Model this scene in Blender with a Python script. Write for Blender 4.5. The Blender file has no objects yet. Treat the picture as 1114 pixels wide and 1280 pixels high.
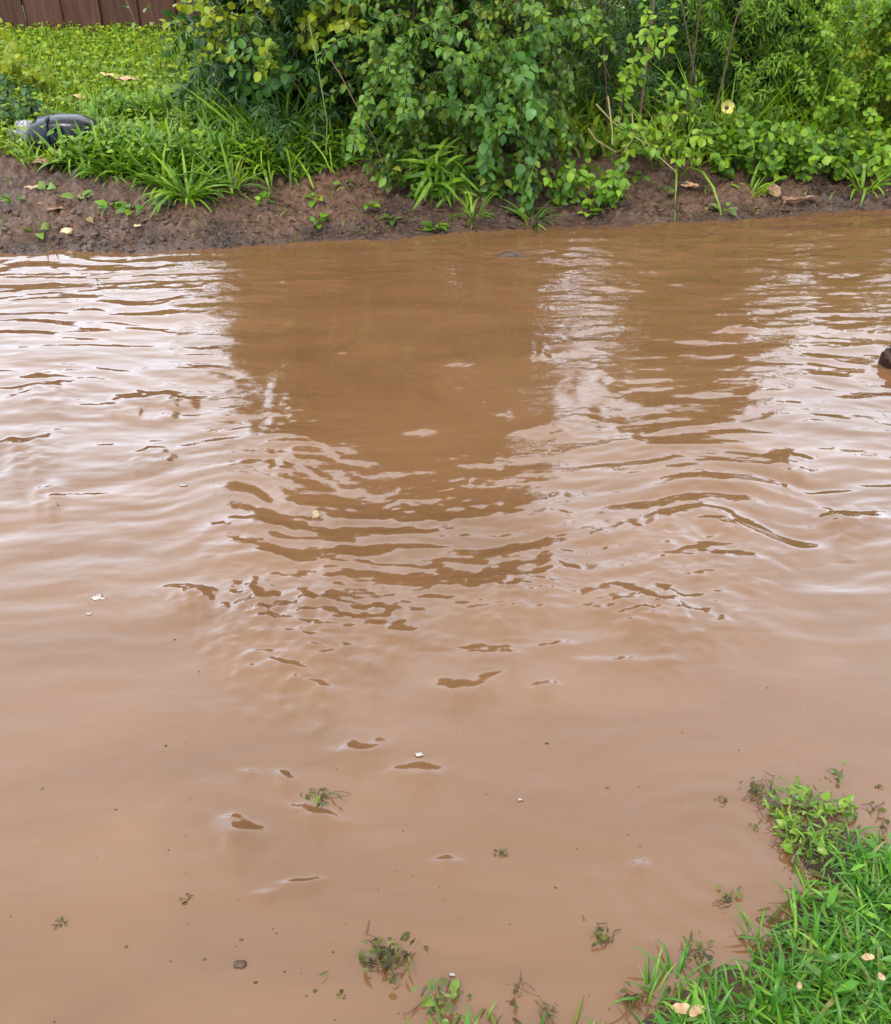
import bpy, math, random
import numpy as np
from mathutils import Vector, Matrix

# ------------------------------------------------------------------ scene, camera, light
S = bpy.context.scene
COL = S.collection
rng = np.random.default_rng(11)
random.seed(11)
R = math.radians

CAM_H, PITCH, FPX = 1.55, 33.5, 1250.0          # focal length in pixels of a 1280-high picture
cam_d = bpy.data.cameras.new('camera'); cam = bpy.data.objects.new('camera', cam_d); COL.objects.link(cam)
cam.location = (0, 0, CAM_H); cam.rotation_euler = (R(90 - PITCH), 0, 0)
cam_d.sensor_fit = 'VERTICAL'; cam_d.sensor_height = 24.0; cam_d.lens = 24.0 * FPX / 1280.0
cam_d.clip_start = 0.05; cam_d.clip_end = 2000
S.camera = cam

SUN_EL, SUN_AZ = 58.0, 215.0                     # azimuth measured from +Y towards +X
world = bpy.data.worlds.new('World'); S.world = world; world.use_nodes = True
wt = world.node_tree; wt.nodes.clear()
wo = wt.nodes.new('ShaderNodeOutputWorld'); bg = wt.nodes.new('ShaderNodeBackground')
sky = wt.nodes.new('ShaderNodeTexSky'); sky.sky_type = 'NISHITA'; sky.sun_disc = False
sky.sun_elevation = R(SUN_EL); sky.sun_rotation = R(SUN_AZ); sky.air_density = 1.0; sky.dust_density = 3.0
tc = wt.nodes.new('ShaderNodeTexCoord'); sx = wt.nodes.new('ShaderNodeSeparateXYZ')
rmp = wt.nodes.new('ShaderNodeMapRange'); rmp.inputs[1].default_value = 0.0; rmp.inputs[2].default_value = 1.0
rmp.inputs[3].default_value = 20.0; rmp.inputs[4].default_value = 8.8
nz = wt.nodes.new('ShaderNodeTexNoise'); nz.inputs['Scale'].default_value = 2.2; nz.inputs['Detail'].default_value = 3
nm = wt.nodes.new('ShaderNodeMapRange'); nm.inputs[3].default_value = 0.72; nm.inputs[4].default_value = 1.28
m1 = wt.nodes.new('ShaderNodeMath'); m1.operation = 'MULTIPLY'
cc = wt.nodes.new('ShaderNodeVectorMath'); cc.operation = 'SCALE'
cr = wt.nodes.new('ShaderNodeValToRGB'); cr.color_ramp.elements[0].position = .25; cr.color_ramp.elements[0].color = (.88, 1.0, 1.18, 1)
cr.color_ramp.elements[1].position = .85; cr.color_ramp.elements[1].color = (1.0, .985, .95, 1)
mx = wt.nodes.new('ShaderNodeMixRGB'); mx.inputs[0].default_value = 0.90
L = wt.links.new
L(tc.outputs['Generated'], sx.inputs[0]); L(sx.outputs['Z'], cr.inputs[0]); L(cr.outputs[0], cc.inputs[0]); L(sx.outputs['Z'], rmp.inputs[0])
L(tc.outputs['Generated'], nz.inputs['Vector']); L(nz.outputs['Fac'], nm.inputs[0])
L(rmp.outputs[0], m1.inputs[0]); L(nm.outputs[0], m1.inputs[1]); L(m1.outputs[0], cc.inputs['Scale'])
L(sky.outputs[0], mx.inputs[1]); L(cc.outputs[0], mx.inputs[2])
L(mx.outputs[0], bg.inputs['Color']); bg.inputs['Strength'].default_value = 0.088
L(bg.outputs[0], wo.inputs['Surface'])

sl = bpy.data.lights.new('sun', 'SUN'); sl.energy = 1.5; sl.angle = R(14); sl.color = (1.0, 0.95, 0.86)
so = bpy.data.objects.new('sun', sl); COL.objects.link(so)
sd = Vector((math.sin(R(SUN_AZ)) * math.cos(R(SUN_EL)), math.cos(R(SUN_AZ)) * math.cos(R(SUN_EL)), math.sin(R(SUN_EL))))
so.rotation_euler = sd.to_track_quat('Z', 'Y').to_euler(); so.location = (0, 0, 8)

S.view_settings.view_transform = 'Standard'; S.view_settings.look = 'None'
S.view_settings.exposure = 1.84; S.view_settings.gamma = 1.0; S.view_settings.use_curve_mapping = False
S.render.film_transparent = False

# ------------------------------------------------------------------ pixel <-> world
ct, st = math.cos(R(PITCH)), math.sin(R(PITCH))
def ray(px, py):
    u = (px - 557.0) / FPX; v = -(py - 640.0) / FPX
    return np.array([u, ct + v * st, -st + v * ct])
def P(px, py, z=0.0):                             # point on the level z seen at a pixel
    d = ray(px, py); k = (z - CAM_H) / d[2]
    return np.array([d[0] * k, d[1] * k, z])
def PY(px, py, y):                                # point at distance y seen at a pixel
    d = ray(px, py); k = y / d[1]
    return np.array([d[0] * k, y, CAM_H + d[2] * k])
def proj(x, y, z=0.0):
    zc = y * ct - (z - CAM_H) * st
    yc = y * st + (z - CAM_H) * ct
    return 557 + FPX * x / zc, 640 - FPX * yc / zc

# ------------------------------------------------------------------ noise
_perm = rng.permutation(512)
_ang = rng.uniform(0, 2 * np.pi, 512)
def perlin(x, y, seed=0):
    x = np.asarray(x, float) + seed * 17.31; y = np.asarray(y, float) + seed * 9.77
    xi = np.floor(x).astype(np.int64); yi = np.floor(y).astype(np.int64)
    xf = x - xi; yf = y - yi
    def g(ix, iy, fx, fy):
        a = _ang[_perm[(_perm[ix & 511] + iy) & 511]]
        return np.cos(a) * fx + np.sin(a) * fy
    u = xf * xf * xf * (xf * (xf * 6 - 15) + 10); v = yf * yf * yf * (yf * (yf * 6 - 15) + 10)
    a = g(xi, yi, xf, yf); b = g(xi + 1, yi, xf - 1, yf)
    c = g(xi, yi + 1, xf, yf - 1); d = g(xi + 1, yi + 1, xf - 1, yf - 1)
    return (a + u * (b - a)) * (1 - v) + (c + u * (d - c)) * v
def fbm(x, y, o=4, seed=0, gain=0.5):
    r = 0; a = 1
    for i in range(o):
        r = r + a * perlin(x * 2 ** i, y * 2 ** i, seed + i * 3); a *= gain
    return r
def sstep(a, b, x):
    t = np.clip((x - a) / (b - a), 0, 1); return t * t * (3 - 2 * t)

# ------------------------------------------------------------------ terrain heights
_wl = np.array([P(a, b)[:2] for a, b in [(-60, 322), (0, 318), (90, 316), (150, 317), (240, 312), (300, 309), (380, 303), (440, 300), (500, 297), (560, 293),
                (620, 289), (700, 284), (760, 281), (860, 278), (940, 273), (1000, 270), (1060, 264), (1114, 262), (1180, 258)]])
def yw(x):
    return np.interp(x, np.concatenate([[-60, -8], _wl[:, 0], [8, 60]]),
                     np.concatenate([[2.5, 4.1], _wl[:, 1], [6.2, 9.0]]))
_nb = [P(a, b)[:2] for a, b in [(380, 1370), (500, 1300), (560, 1284), (640, 1300), (745, 1306), (790, 1290), (835, 1254), (880, 1228), (935, 1206),
       (968, 1160), (1004, 1122), (1028, 1096), (1012, 1078), (992, 1064), (996, 1038), (1020, 1026), (1062, 1034), (1088, 1056), (1130, 1060), (1300, 1040)]]
NB = np.array(_nb + [np.array(q) for q in [(3.0, 1.7), (12, 3), (60, 6), (60, -60), (-60, -60), (-60, 0.2), (-4, .45), (-1.2, .62)]])
def sd_near(x, y):
    x = np.asarray(x, float); y = np.asarray(y, float)
    d = np.full(x.shape, 1e9); ins = np.zeros(x.shape, bool)
    n = len(NB)
    for i in range(n):
        a = NB[i]; b = NB[(i + 1) % n]; e = b - a
        t = np.clip(((x - a[0]) * e[0] + (y - a[1]) * e[1]) / (e @ e), 0, 1)
        d = np.minimum(d, np.hypot(x - a[0] - t * e[0], y - a[1] - t * e[1]))
        c = ((a[1] > y) != (b[1] > y)) & (x < (b[0] - a[0]) * (y - a[1]) / (b[1] - a[1] + 1e-12) + a[0])
        ins ^= c
    return np.where(ins, d, -d)
def gz(x, y, lumps=True):
    x = np.asarray(x, float); y = np.asarray(y, float)
    t = y - yw(x) + 0.06 * fbm(x * 3.2, y * 3.2, 4, 5) + .035 * perlin(x * 14, y * 10, 12)
    zf = np.interp(t, [-1.5, -.3, 0, .12, .45, 1.0, 2, 3.8, 10, 60, 300], [-.4, -.09, 0, .045, .115, .2, .26, .3, .4, .7, 1.5])
    s = sd_near(x, y) + 0.02 * fbm(x * 9, y * 9, 3, 9)
    zn = np.interp(s, [-1, -.1, 0, .05, .3, 1.5, 30], [-.3, -.03, 0, .012, .045, .12, .3])
    z = np.maximum(zf, zn)
    if lumps:
        m = sstep(-.12, .1, t)
        n = fbm(x * 6, y * 7, 3, 2) * .040 + np.abs(fbm(x * 18, y * 22, 3, 3)) * .045 - .016 + fbm(x * 55, y * 60, 2, 4) * .006
        z = z + n * m * (0.35 + .65 * sstep(0, .16, t))
        z = z + np.where(s > -.08, fbm(x * 25, y * 25, 3, 6) * .008, 0)
    return z
def gz1(x, y): return float(gz(np.array([x]), np.array([y]))[0])
def PG(px, py, dz=0.0):                           # point on the terrain seen at a pixel
    z = 0.1
    for _ in range(12):
        p = P(px, py, z); z = .5 * z + .5 * max(gz1(p[0], p[1]), 0)
    p = P(px, py, z); p[2] = max(gz1(p[0], p[1]), 0) + dz
    return p

# ------------------------------------------------------------------ materials
def new_mat(name):
    m = bpy.data.materials.new(name); m.use_nodes = True; nt = m.node_tree; nt.nodes.clear()
    out = nt.nodes.new('ShaderNodeOutputMaterial'); b = nt.nodes.new('ShaderNodeBsdfPrincipled')
    nt.links.new(b.outputs[0], out.inputs['Surface']); return m, nt, b, out
def ramp(nt, fac, stops):
    r = nt.nodes.new('ShaderNodeValToRGB'); e = r.color_ramp.elements
    while len(e) < len(stops): e.new(0.5)
    for k, (p, c) in enumerate(stops):
        e[k].position = p; e[k].color = tuple(c) + (1,) if len(c) == 3 else c
    nt.links.new(fac, r.inputs[0]); return r
def noise(nt, scale, detail=4, vec=None, rough=.55, dist=0):
    n = nt.nodes.new('ShaderNodeTexNoise'); n.inputs['Scale'].default_value = scale; n.inputs['Detail'].default_value = detail
    n.inputs['Roughness'].default_value = rough; n.inputs['Distortion'].default_value = dist
    if vec is not None: nt.links.new(vec, n.inputs['Vector'])
    return n
def bump(nt, h, b, dist=.01, strength=1.0):
    k = nt.nodes.new('ShaderNodeBump'); k.inputs['Distance'].default_value = dist; k.inputs['Strength'].default_value = strength
    nt.links.new(h, k.inputs['Height']); nt.links.new(k.outputs[0], b.inputs['Normal']); return k
def leaf_mat(name, cols, rough=.46, trans=.32, tcol=None, spec=.22):
    m, nt, b, out = new_mat(name)
    at = nt.nodes.new('ShaderNodeAttribute'); at.attribute_name = 'tint'
    oi = nt.nodes.new('ShaderNodeObjectInfo')
    a = nt.nodes.new('ShaderNodeMath'); a.operation = 'ADD'; nt.links.new(at.outputs['Fac'], a.inputs[0]); nt.links.new(oi.outputs['Random'], a.inputs[1])
    f = nt.nodes.new('ShaderNodeMath'); f.operation = 'FRACT'; nt.links.new(a.outputs[0], f.inputs[0])
    r = ramp(nt, f.outputs[0], [(k / max(1, len(cols) - 1), c) for k, c in enumerate(cols)])
    tcn = nt.nodes.new('ShaderNodeTexCoord')
    n = noise(nt, 60, 3, tcn.outputs['Object'])
    mr = nt.nodes.new('ShaderNodeMapRange'); mr.inputs[3].default_value = .7; mr.inputs[4].default_value = 1.3; nt.links.new(n.outputs['Fac'], mr.inputs[0])
    v = nt.nodes.new('ShaderNodeVectorMath'); v.operation = 'SCALE'; nt.links.new(r.outputs[0], v.inputs[0]); nt.links.new(mr.outputs[0], v.inputs['Scale'])
    nt.links.new(v.outputs[0], b.inputs['Base Color'])
    b.inputs['Roughness'].default_value = rough; b.inputs['Specular IOR Level'].default_value = spec
    if trans > 0:
        t = nt.nodes.new('ShaderNodeBsdfTranslucent'); mixs = nt.nodes.new('ShaderNodeMixShader'); mixs.inputs[0].default_value = trans
        v2 = nt.nodes.new('ShaderNodeVectorMath'); v2.operation = 'MULTIPLY'; v2.inputs[1].default_value = tcol or (1.5, 1.5, .6)
        nt.links.new(v.outputs[0], v2.inputs[0]); nt.links.new(v2.outputs[0], t.inputs['Color'])
        nt.links.new(b.outputs[0], mixs.inputs[1]); nt.links.new(t.outputs[0], mixs.inputs[2]); nt.links.new(mixs.outputs[0], out.inputs['Surface'])
    return m
def plain(name, c1, c2, scale=30, rough=.6, bmp=.002, spec=.5, bscale=80):
    m, nt, b, out = new_mat(name)
    t = nt.nodes.new('ShaderNodeTexCoord'); n = noise(nt, scale, 5, t.outputs['Object'])
    r = ramp(nt, n.outputs['Fac'], [(.3, c1), (.7, c2)]); nt.links.new(r.outputs[0], b.inputs['Base Color'])
    b.inputs['Roughness'].default_value = rough; b.inputs['Specular IOR Level'].default_value = spec
    if bmp: n2 = noise(nt, bscale, 4, t.outputs['Object']); bump(nt, n2.outputs['Fac'], b, bmp)
    return m

M = {}
M['leaf_mid'] = leaf_mat('leaf_mid', [(.013, .034, .004), (.034, .076, .006), (.085, .150, .009), (.036, .088, .010), (.020, .050, .005), (.050, .110, .007), (.14, .15, .015), (.040, .090, .008)])
M['leaf_vine'] = leaf_mat('leaf_vine', [(.018, .048, .005), (.040, .092, .007), (.075, .138, .009), (.034, .085, .010), (.050, .110, .008)])
M['leaf_dark'] = leaf_mat('leaf_dark', [(.009, .030, .006), (.018, .055, .009), (.034, .082, .012)])
M['leaf_blue'] = leaf_mat('leaf_blue', [(.036, .098, .016), (.060, .130, .026), (.030, .085, .012)], rough=.4)
M['leaf_yellow'] = leaf_mat('leaf_yellow', [(.085, .130, .006), (.130, .175, .008), (.190, .210, .010), (.070, .120, .008)], trans=.4)
M['leaf_lime'] = leaf_mat('leaf_lime', [(.050, .120, .007), (.100, .185, .010), (.150, .230, .014), (.070, .140, .008)], trans=.38)
M['leaf_fresh'] = leaf_mat('leaf_fresh', [(.026, .066, .004), (.055, .122, .006), (.120, .200, .010), (.040, .095, .006), (.070, .140, .007)])
M['grass_near'] = leaf_mat('grass_near', [(.014, .055, .005), (.030, .105, .008), (.050, .145, .011), (.110, .220, .018), (.024, .080, .010), (.040, .120, .010), (.045, .130, .010), (.030, .09, .008), (.12, .12, .035)], rough=.36)
M['grass_far'] = leaf_mat('grass_far', [(.040, .095, .008), (.100, .170, .009), (.190, .240, .012), (.070, .140, .010)], trans=.38)
M['dry'] = leaf_mat('dry_stalk', [(.16, .12, .05), (.20, .17, .07), (.10, .07, .03)], trans=.2, tcol=(1, .9, .6))
M['stem_green'] = leaf_mat('stem_green', [(.05, .075, .018), (.075, .10, .025), (.09, .07, .03)], trans=0)
M['stem_brown'] = leaf_mat('stem_brown', [(.045, .028, .017), (.07, .045, .025), (.03, .02, .012)], trans=0, rough=.6)
M['weed_dark'] = leaf_mat('weed_dark', [(.018, .020, .006), (.040, .050, .008), (.035, .020, .008), (.065, .080, .012), (.025, .014, .006)], rough=.4, trans=.12, spec=.12)
M['weed_lime'] = leaf_mat('weed_lime', [(.06, .11, .014), (.09, .14, .020), (.05, .05, .015), (.03, .08, .014)], rough=.3, trans=.3)
M['leaf_limeweed'] = leaf_mat('leaf_limeweed', [(.075, .14, .010), (.11, .18, .014), (.05, .055, .012), (.05, .12, .012), (.09, .15, .012)], rough=.35, trans=.35)
M['dead_tan'] = plain('dead_tan', (.22, .11, .055), (.42, .25, .15), 18, .5, .002)
M['litter'] = leaf_mat('litter', [(.03, .016, .008), (.07, .040, .018), (.12, .075, .035), (.045, .040, .012), (.025, .014, .007)], rough=.5, trans=.1, spec=.2)
M['dead_chip'] = plain('dead_chip', (.12, .06, .025), (.30, .19, .10), 60, .5, .002)
M['dead_brown'] = plain('dead_brown', (.06, .03, .016), (.16, .085, .045), 20, .5, .002)
M['dead_pale'] = plain('dead_pale', (.20, .14, .06), (.36, .27, .14), 18, .5, .002)
M['stone'] = plain('stone', (.02, .012, .008), (.060, .036, .022), 25, .55, .004, .2)
M['pebble'] = plain('pebble', (.05, .035, .018), (.28, .20, .10), 40, .35, .002)
M['rock_dark'] = plain('rock_dark', (.006, .003, .002), (.045, .018, .009), 12, .5, .006, .15, bscale=30)
M['foam'] = plain('foam', (.13, .11, .10), (.26, .22, .20), 60, .35, .001)
M['petal'] = plain('petal', (.26, .23, .05), (.36, .32, .09), 30, .5, .001)
M['flower_core'] = plain('flower_core', (.012, .008, .004), (.03, .02, .01), 80, .7, .002)
M['black_plastic'] = plain('black_plastic', (.003, .004, .006), (.008, .010, .014), 9, .25, .0006, .16)
M['black_panel'] = plain('black_panel', (.018, .022, .030), (.034, .040, .052), 14, .32, .0006, .25)
M['grey_film'] = plain('grey_film', (.05, .053, .06), (.14, .145, .155), 12, .25, .004, .6, 24)

def mud_material():
    m, nt, b, out = new_mat('mud')
    g = nt.nodes.new('ShaderNodeNewGeometry')
    n1 = noise(nt, 3.5, 6, g.outputs['Position']); n2 = noise(nt, 38, 6, g.outputs['Position'], .65); n3 = noise(nt, 150, 5, g.outputs['Position'], .7)
    r1 = ramp(nt, n2.outputs['Fac'], [(.25, (.020, .0090, .0045)), (.5, (.054, .0255, .0130)), (.78, (.100, .052, .028))])
    r2 = ramp(nt, n1.outputs['Fac'], [(.35, (.55, .52, .5)), (.65, (1.35, 1.3, 1.25))])
    mm = nt.nodes.new('ShaderNodeMixRGB'); mm.blend_type = 'MULTIPLY'; mm.inputs[0].default_value = 1
    nt.links.new(r1.outputs[0], mm.inputs[1]); nt.links.new(r2.outputs[0], mm.inputs[2])
    sxyz = nt.nodes.new('ShaderNodeSeparateXYZ'); nt.links.new(g.outputs['Position'], sxyz.inputs[0])
    # far meadow beyond the banks: green ground cover colour
    far = nt.nodes.new('ShaderNodeMapRange'); far.inputs[1].default_value = 5.9; far.inputs[2].default_value = 7.0; nt.links.new(sxyz.outputs['Y'], far.inputs[0])
    r3 = ramp(nt, n2.outputs['Fac'], [(.3, (.020, .035, .009)), (.7, (.055, .085, .016))])
    m2 = nt.nodes.new('ShaderNodeMixRGB'); nt.links.new(far.outputs[0], m2.inputs[0]); nt.links.new(mm.outputs[0], m2.inputs[1]); nt.links.new(r3.outputs[0], m2.inputs[2])
    wl = nt.nodes.new('ShaderNodeMapRange'); wl.inputs[1].default_value = .02; wl.inputs[2].default_value = .07; wl.inputs[3].default_value = .62; wl.inputs[4].default_value = 1.0
    wa = nt.nodes.new('ShaderNodeMath'); wa.operation = 'MULTIPLY_ADD'; wa.inputs[1].default_value = .08; nt.links.new(n1.outputs['Fac'], wa.inputs[0]); nt.links.new(sxyz.outputs['Z'], wa.inputs[2])
    wb = nt.nodes.new('ShaderNodeMath'); wb.operation = 'SUBTRACT'; wb.inputs[1].default_value = .04; nt.links.new(wa.outputs[0], wb.inputs[0]); nt.links.new(wb.outputs[0], wl.inputs[0])
    wv = nt.nodes.new('ShaderNodeVectorMath'); wv.operation = 'SCALE'; nt.links.new(m2.outputs[0], wv.inputs[0]); nt.links.new(wl.outputs[0], wv.inputs['Scale'])
    nt.links.new(wv.outputs[0], b.inputs['Base Color'])
    wet = nt.nodes.new('ShaderNodeMapRange'); wet.inputs[1].default_value = 0.0; wet.inputs[2].default_value = .16
    wet.inputs[3].default_value = .20; wet.inputs[4].default_value = .50; nt.links.new(sxyz.outputs['Z'], wet.inputs[0])
    ad = nt.nodes.new('ShaderNodeMath'); ad.operation = 'MULTIPLY_ADD'; ad.inputs[1].default_value = .35
    sb = nt.nodes.new('ShaderNodeMath'); sb.operation = 'SUBTRACT'; sb.inputs[1].default_value = .5
    nt.links.new(n1.outputs['Fac'], sb.inputs[0]); nt.links.new(sb.outputs[0], ad.inputs[0]); nt.links.new(wet.outputs[0], ad.inputs[2])
    nt.links.new(ad.outputs[0], b.inputs['Roughness'])
    hb = nt.nodes.new('ShaderNodeMath'); hb.operation = 'MULTIPLY_ADD'; hb.inputs[1].default_value = .35
    nt.links.new(n3.outputs['Fac'], hb.inputs[0]); nt.links.new(n2.outputs['Fac'], hb.inputs[2])
    b.inputs['Specular IOR Level'].default_value = .4
    bump(nt, hb.outputs[0], b, .022, .9)
    return m
M['mud'] = mud_material()

def water_material():
    m, nt, b, out = new_mat('muddy_water')
    g = nt.nodes.new('ShaderNodeNewGeometry')
    mp = nt.nodes.new('ShaderNodeMapping'); mp.inputs['Scale'].default_value = (.7, 1.6, 1); nt.links.new(g.outputs['Position'], mp.inputs[0])
    n = noise(nt, 1.6, 6, mp.outputs[0], .55, 1.2)
    r = ramp(nt, n.outputs['Fac'], [(.22, (.062, .0300, .0138)), (.5, (.077, .0380, .0178)), (.8, (.092, .0470, .0232))])
    nt.links.new(r.outputs[0], b.inputs['Base Color'])
    b.inputs['Roughness'].default_value = .018; b.inputs['IOR'].default_value = 1.45
    # capillary ripples: stretched along the stream
    mp2 = nt.nodes.new('ShaderNodeMapping'); mp2.inputs['Scale'].default_value = (9, 26, 1); mp2.inputs['Rotation'].default_value = (0, 0, R(4)); nt.links.new(g.outputs['Position'], mp2.inputs[0])
    n2 = noise(nt, 1.0, 3, mp2.outputs[0], .5, .6)
    at = nt.nodes.new('ShaderNodeAttribute'); at.attribute_name = 'chop'
    mu = nt.nodes.new('ShaderNodeMath'); mu.operation = 'MULTIPLY'; nt.links.new(n2.outputs['Fac'], mu.inputs[0])
    ad = nt.nodes.new('ShaderNodeMath'); ad.operation = 'MULTIPLY_ADD'; ad.inputs[1].default_value = .35; ad.inputs[2].default_value = .11
    nt.links.new(at.outputs['Fac'], ad.inputs[0]); nt.links.new(ad.outputs[0], mu.inputs[1])
    bump(nt, mu.outputs[0], b, .006, 1.0)
    return m
M['water'] = water_material()

def wood_material():
    m, nt, b, out = new_mat('weathered_wood')
    t = nt.nodes.new('ShaderNodeTexCoord'); oi = nt.nodes.new('ShaderNodeObjectInfo')
    mp = nt.nodes.new('ShaderNodeMapping'); mp.inputs['Scale'].default_value = (14, 14, 1.1); nt.links.new(t.outputs['Object'], mp.inputs[0])
    va = nt.nodes.new('ShaderNodeVectorMath'); va.operation = 'ADD'; nt.links.new(mp.outputs[0], va.inputs[0])
    vs = nt.nodes.new('ShaderNodeVectorMath'); vs.operation = 'SCALE'; vs.inputs[0].default_value = (31, 17, 43); nt.links.new(oi.outputs['Random'], vs.inputs['Scale']); nt.links.new(vs.outputs[0], va.inputs[1])
    n = noise(nt, 1.6, 7, va.outputs[0], .6, .6)
    r = ramp(nt, n.outputs['Fac'], [(.25, (.026, .0105, .0065)), (.5, (.044, .0190, .0120)), (.8, (.066, .0320, .0220))])
    mr = nt.nodes.new('ShaderNodeMapRange'); mr.inputs[3].default_value = .78; mr.inputs[4].default_value = 1.2; nt.links.new(oi.outputs['Random'], mr.inputs[0])
    v = nt.nodes.new('ShaderNodeVectorMath'); v.operation = 'SCALE'; nt.links.new(r.outputs[0], v.inputs[0]); nt.links.new(mr.outputs[0], v.inputs['Scale'])
    nt.links.new(v.outputs[0], b.inputs['Base Color']); b.inputs['Roughness'].default_value = .8; b.inputs['Specular IOR Level'].default_value = .15
    bump(nt, n.outputs['Fac'], b, .004)
    return m
M['wood'] = wood_material()

# ------------------------------------------------------------------ mesh helpers
def mesh_np(name, V, F, tint=None, smooth=True, extra=None):
    V = np.ascontiguousarray(V, np.float32); F = np.ascontiguousarray(F, np.int32)
    me = bpy.data.meshes.new(name); k = F.shape[1]
    me.vertices.add(len(V)); me.vertices.foreach_set('co', V.ravel())
    me.loops.add(F.size); me.loops.foreach_set('vertex_index', F.ravel())
    me.polygons.add(len(F)); me.polygons.foreach_set('loop_start', np.arange(0, F.size, k, dtype=np.int32))
    me.update(calc_edges=True)
    me.polygons.foreach_set('use_smooth', np.full(len(F), smooth))
    if tint is not None:
        a = me.attributes.new('tint', 'FLOAT', 'POINT'); a.data.foreach_set('value', np.ascontiguousarray(tint, np.float32))
    if extra is not None:
        a = me.attributes.new(extra[0], 'FLOAT', 'POINT'); a.data.foreach_set('value', np.ascontiguousarray(extra[1], np.float32))
    me.validate(); return me
def obj(name, me, mat=None, parent=None, kind=None):
    o = bpy.data.objects.new(name, me); COL.objects.link(o)
    if mat is not None and me is not None and not me.materials: me.materials.append(mat)
    if parent is not None: o.parent = parent
    if kind: o['kind'] = kind
    return o
def tag(o, label, cat, group=None):
    o['label'] = label; o['category'] = cat
    if group: o['group'] = group
    return o
def thing(name, loc, label, cat, group=None):
    o = bpy.data.objects.new(name, None); COL.objects.link(o); o.location = tuple(float(c) for c in loc); o.empty_display_size = .1
    return tag(o, label, cat, group)
def strip(ts, ws, bend=0.0, fold=.25, twist=0.0, curl=0.0):
    """a blade or leaf along +Y of length 1: rows at ts with half widths ws"""
    V = []; 
    y = z = 0; ang = 0; pt = 0
    for t, w in zip(ts, ws):
        dt = t - pt; ang = -bend * (t - dt / 2) ; y += dt * math.cos(ang); z += dt * math.sin(ang); pt = t
        tw = twist * t
        for s in (-1, 0, 1):
            zz = abs(s) * w * fold - curl * w * abs(s) * t
            V.append((s * w * math.cos(tw) - zz * math.sin(tw), y, z + s * w * math.sin(tw) + zz * math.cos(tw)))
    F = []
    for i in range(len(ts) - 1):
        a = i * 3
        for s in (0, 1):
            F += [(a + s, a + s + 1, a + s + 4), (a + s, a + s + 4, a + s + 3)]
    return np.array(V), np.array(F)
OV = [strip([0, .16, .42, .72, 1], [.02, .25, .33, .21, .005], b, f, tw) for b, f, tw in [(.6, .3, .1), (1.1, .2, -.2), (.25, .4, .2), (.8, .15, 0)]]
OVR = [strip([0, .12, .40, .75, 1], [.02, .30, .42, .30, .01], b, f, tw) for b, f, tw in [(.5, .22, .1), (1.0, .3, -.2), (.2, .3, .1)]]
LA = [strip([0, .3, .65, 1], [.02, .11, .085, .003], b, .3, tw) for b, tw in [(.5, .1), (1.2, -.3), (.2, .4)]]
BL = [strip([0, .22, .45, .65, .83, 1], [.024, .030, .030, .025, .016, .002], b, .35, tw) for b, tw in [(.7, .2), (1.6, -.4), (2.5, .5), (.3, .3), (1.1, 0)]]
BLW = [strip([0, .2, .42, .65, .85, 1], [.042, .062, .060, .047, .026, .002], b, .38, tw) for b, tw in [(.5, .2), (1.3, -.4), (2.3, .5), (.2, .3), (1.0, 0), (1.8, .2)]]

BLN = [(V_ * [.42, 1, 1], F_) for V_, F_ in BL]
def frames(d, n):
    d = d / (np.linalg.norm(d, axis=1, keepdims=True) + 1e-9)
    x = np.cross(d, n); x /= (np.linalg.norm(x, axis=1, keepdims=True) + 1e-9)
    z = np.cross(x, d)
    return np.stack([x, d, z], axis=2)
class MB:
    def __init__(s): s.V = []; s.F = []; s.T = []; s.n = 0
    def add(s, V, F, t=0.0):
        V = np.asarray(V, float).reshape(-1, 3); F = np.asarray(F, int)
        s.V.append(V); s.F.append(F + s.n); s.T.append(np.full(len(V), t) if np.isscalar(t) else t); s.n += len(V)
    def inst(s, temps, pos, d, n, size, width=None, tint=None):
        N = len(pos)
        if N == 0: return
        which = rng.integers(0, len(temps), N); fr = frames(d, n)
        if tint is None: tint = rng.random(N)
        for k, (V, F) in enumerate(temps):
            q = np.where(which == k)[0]
            if len(q) == 0: continue
            W = V[None] * size[q][:, None, None]
            if width is not None: W = W * np.stack([width[q], np.ones(len(q)), np.ones(len(q))], 1)[:, None, :]
            W = np.einsum('nij,nkj->nki', fr[q], W) + pos[q][:, None]
            Fq = F[None] + (np.arange(len(q)) * len(V))[:, None, None]
            s.add(W.reshape(-1, 3), Fq.reshape(-1, 3), np.repeat(tint[q], len(V)))
    def tube(s, pts, r0, r1, k=5, t=None):
        pts = np.asarray(pts, float); n = len(pts)
        tg = np.gradient(pts, axis=0); tg /= np.linalg.norm(tg, axis=1, keepdims=True) + 1e-9
        up = np.array([.3, .9, .2]); x = np.cross(tg, up); x /= np.linalg.norm(x, axis=1, keepdims=True) + 1e-9; z = np.cross(x, tg)
        r = np.linspace(r0, r1, n)[:, None, None]; a = np.arange(k) * 2 * np.pi / k
        ring = (x[:, None] * np.cos(a)[None, :, None] + z[:, None] * np.sin(a)[None, :, None]) * r + pts[:, None]
        F = []
        for i in range(n - 1):
            for j in range(k):
                p, q = i * k + j, i * k + (j + 1) % k
                F += [(p, q, q + k), (p, q + k, p + k)]
        s.add(ring.reshape(-1, 3), F, rng.random() if t is None else t)
    def mesh(s, name, off=(0, 0, 0), smooth=True):
        return mesh_np(name, np.concatenate(s.V) - np.array(off, float), np.concatenate(s.F), np.concatenate(s.T), smooth)
    def build(s, name, mat, parent=None, kind=None, smooth=True):
        off = parent.location if parent is not None else (0, 0, 0)
        return obj(name, s.mesh(name, off, smooth), mat, parent, kind)
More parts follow.
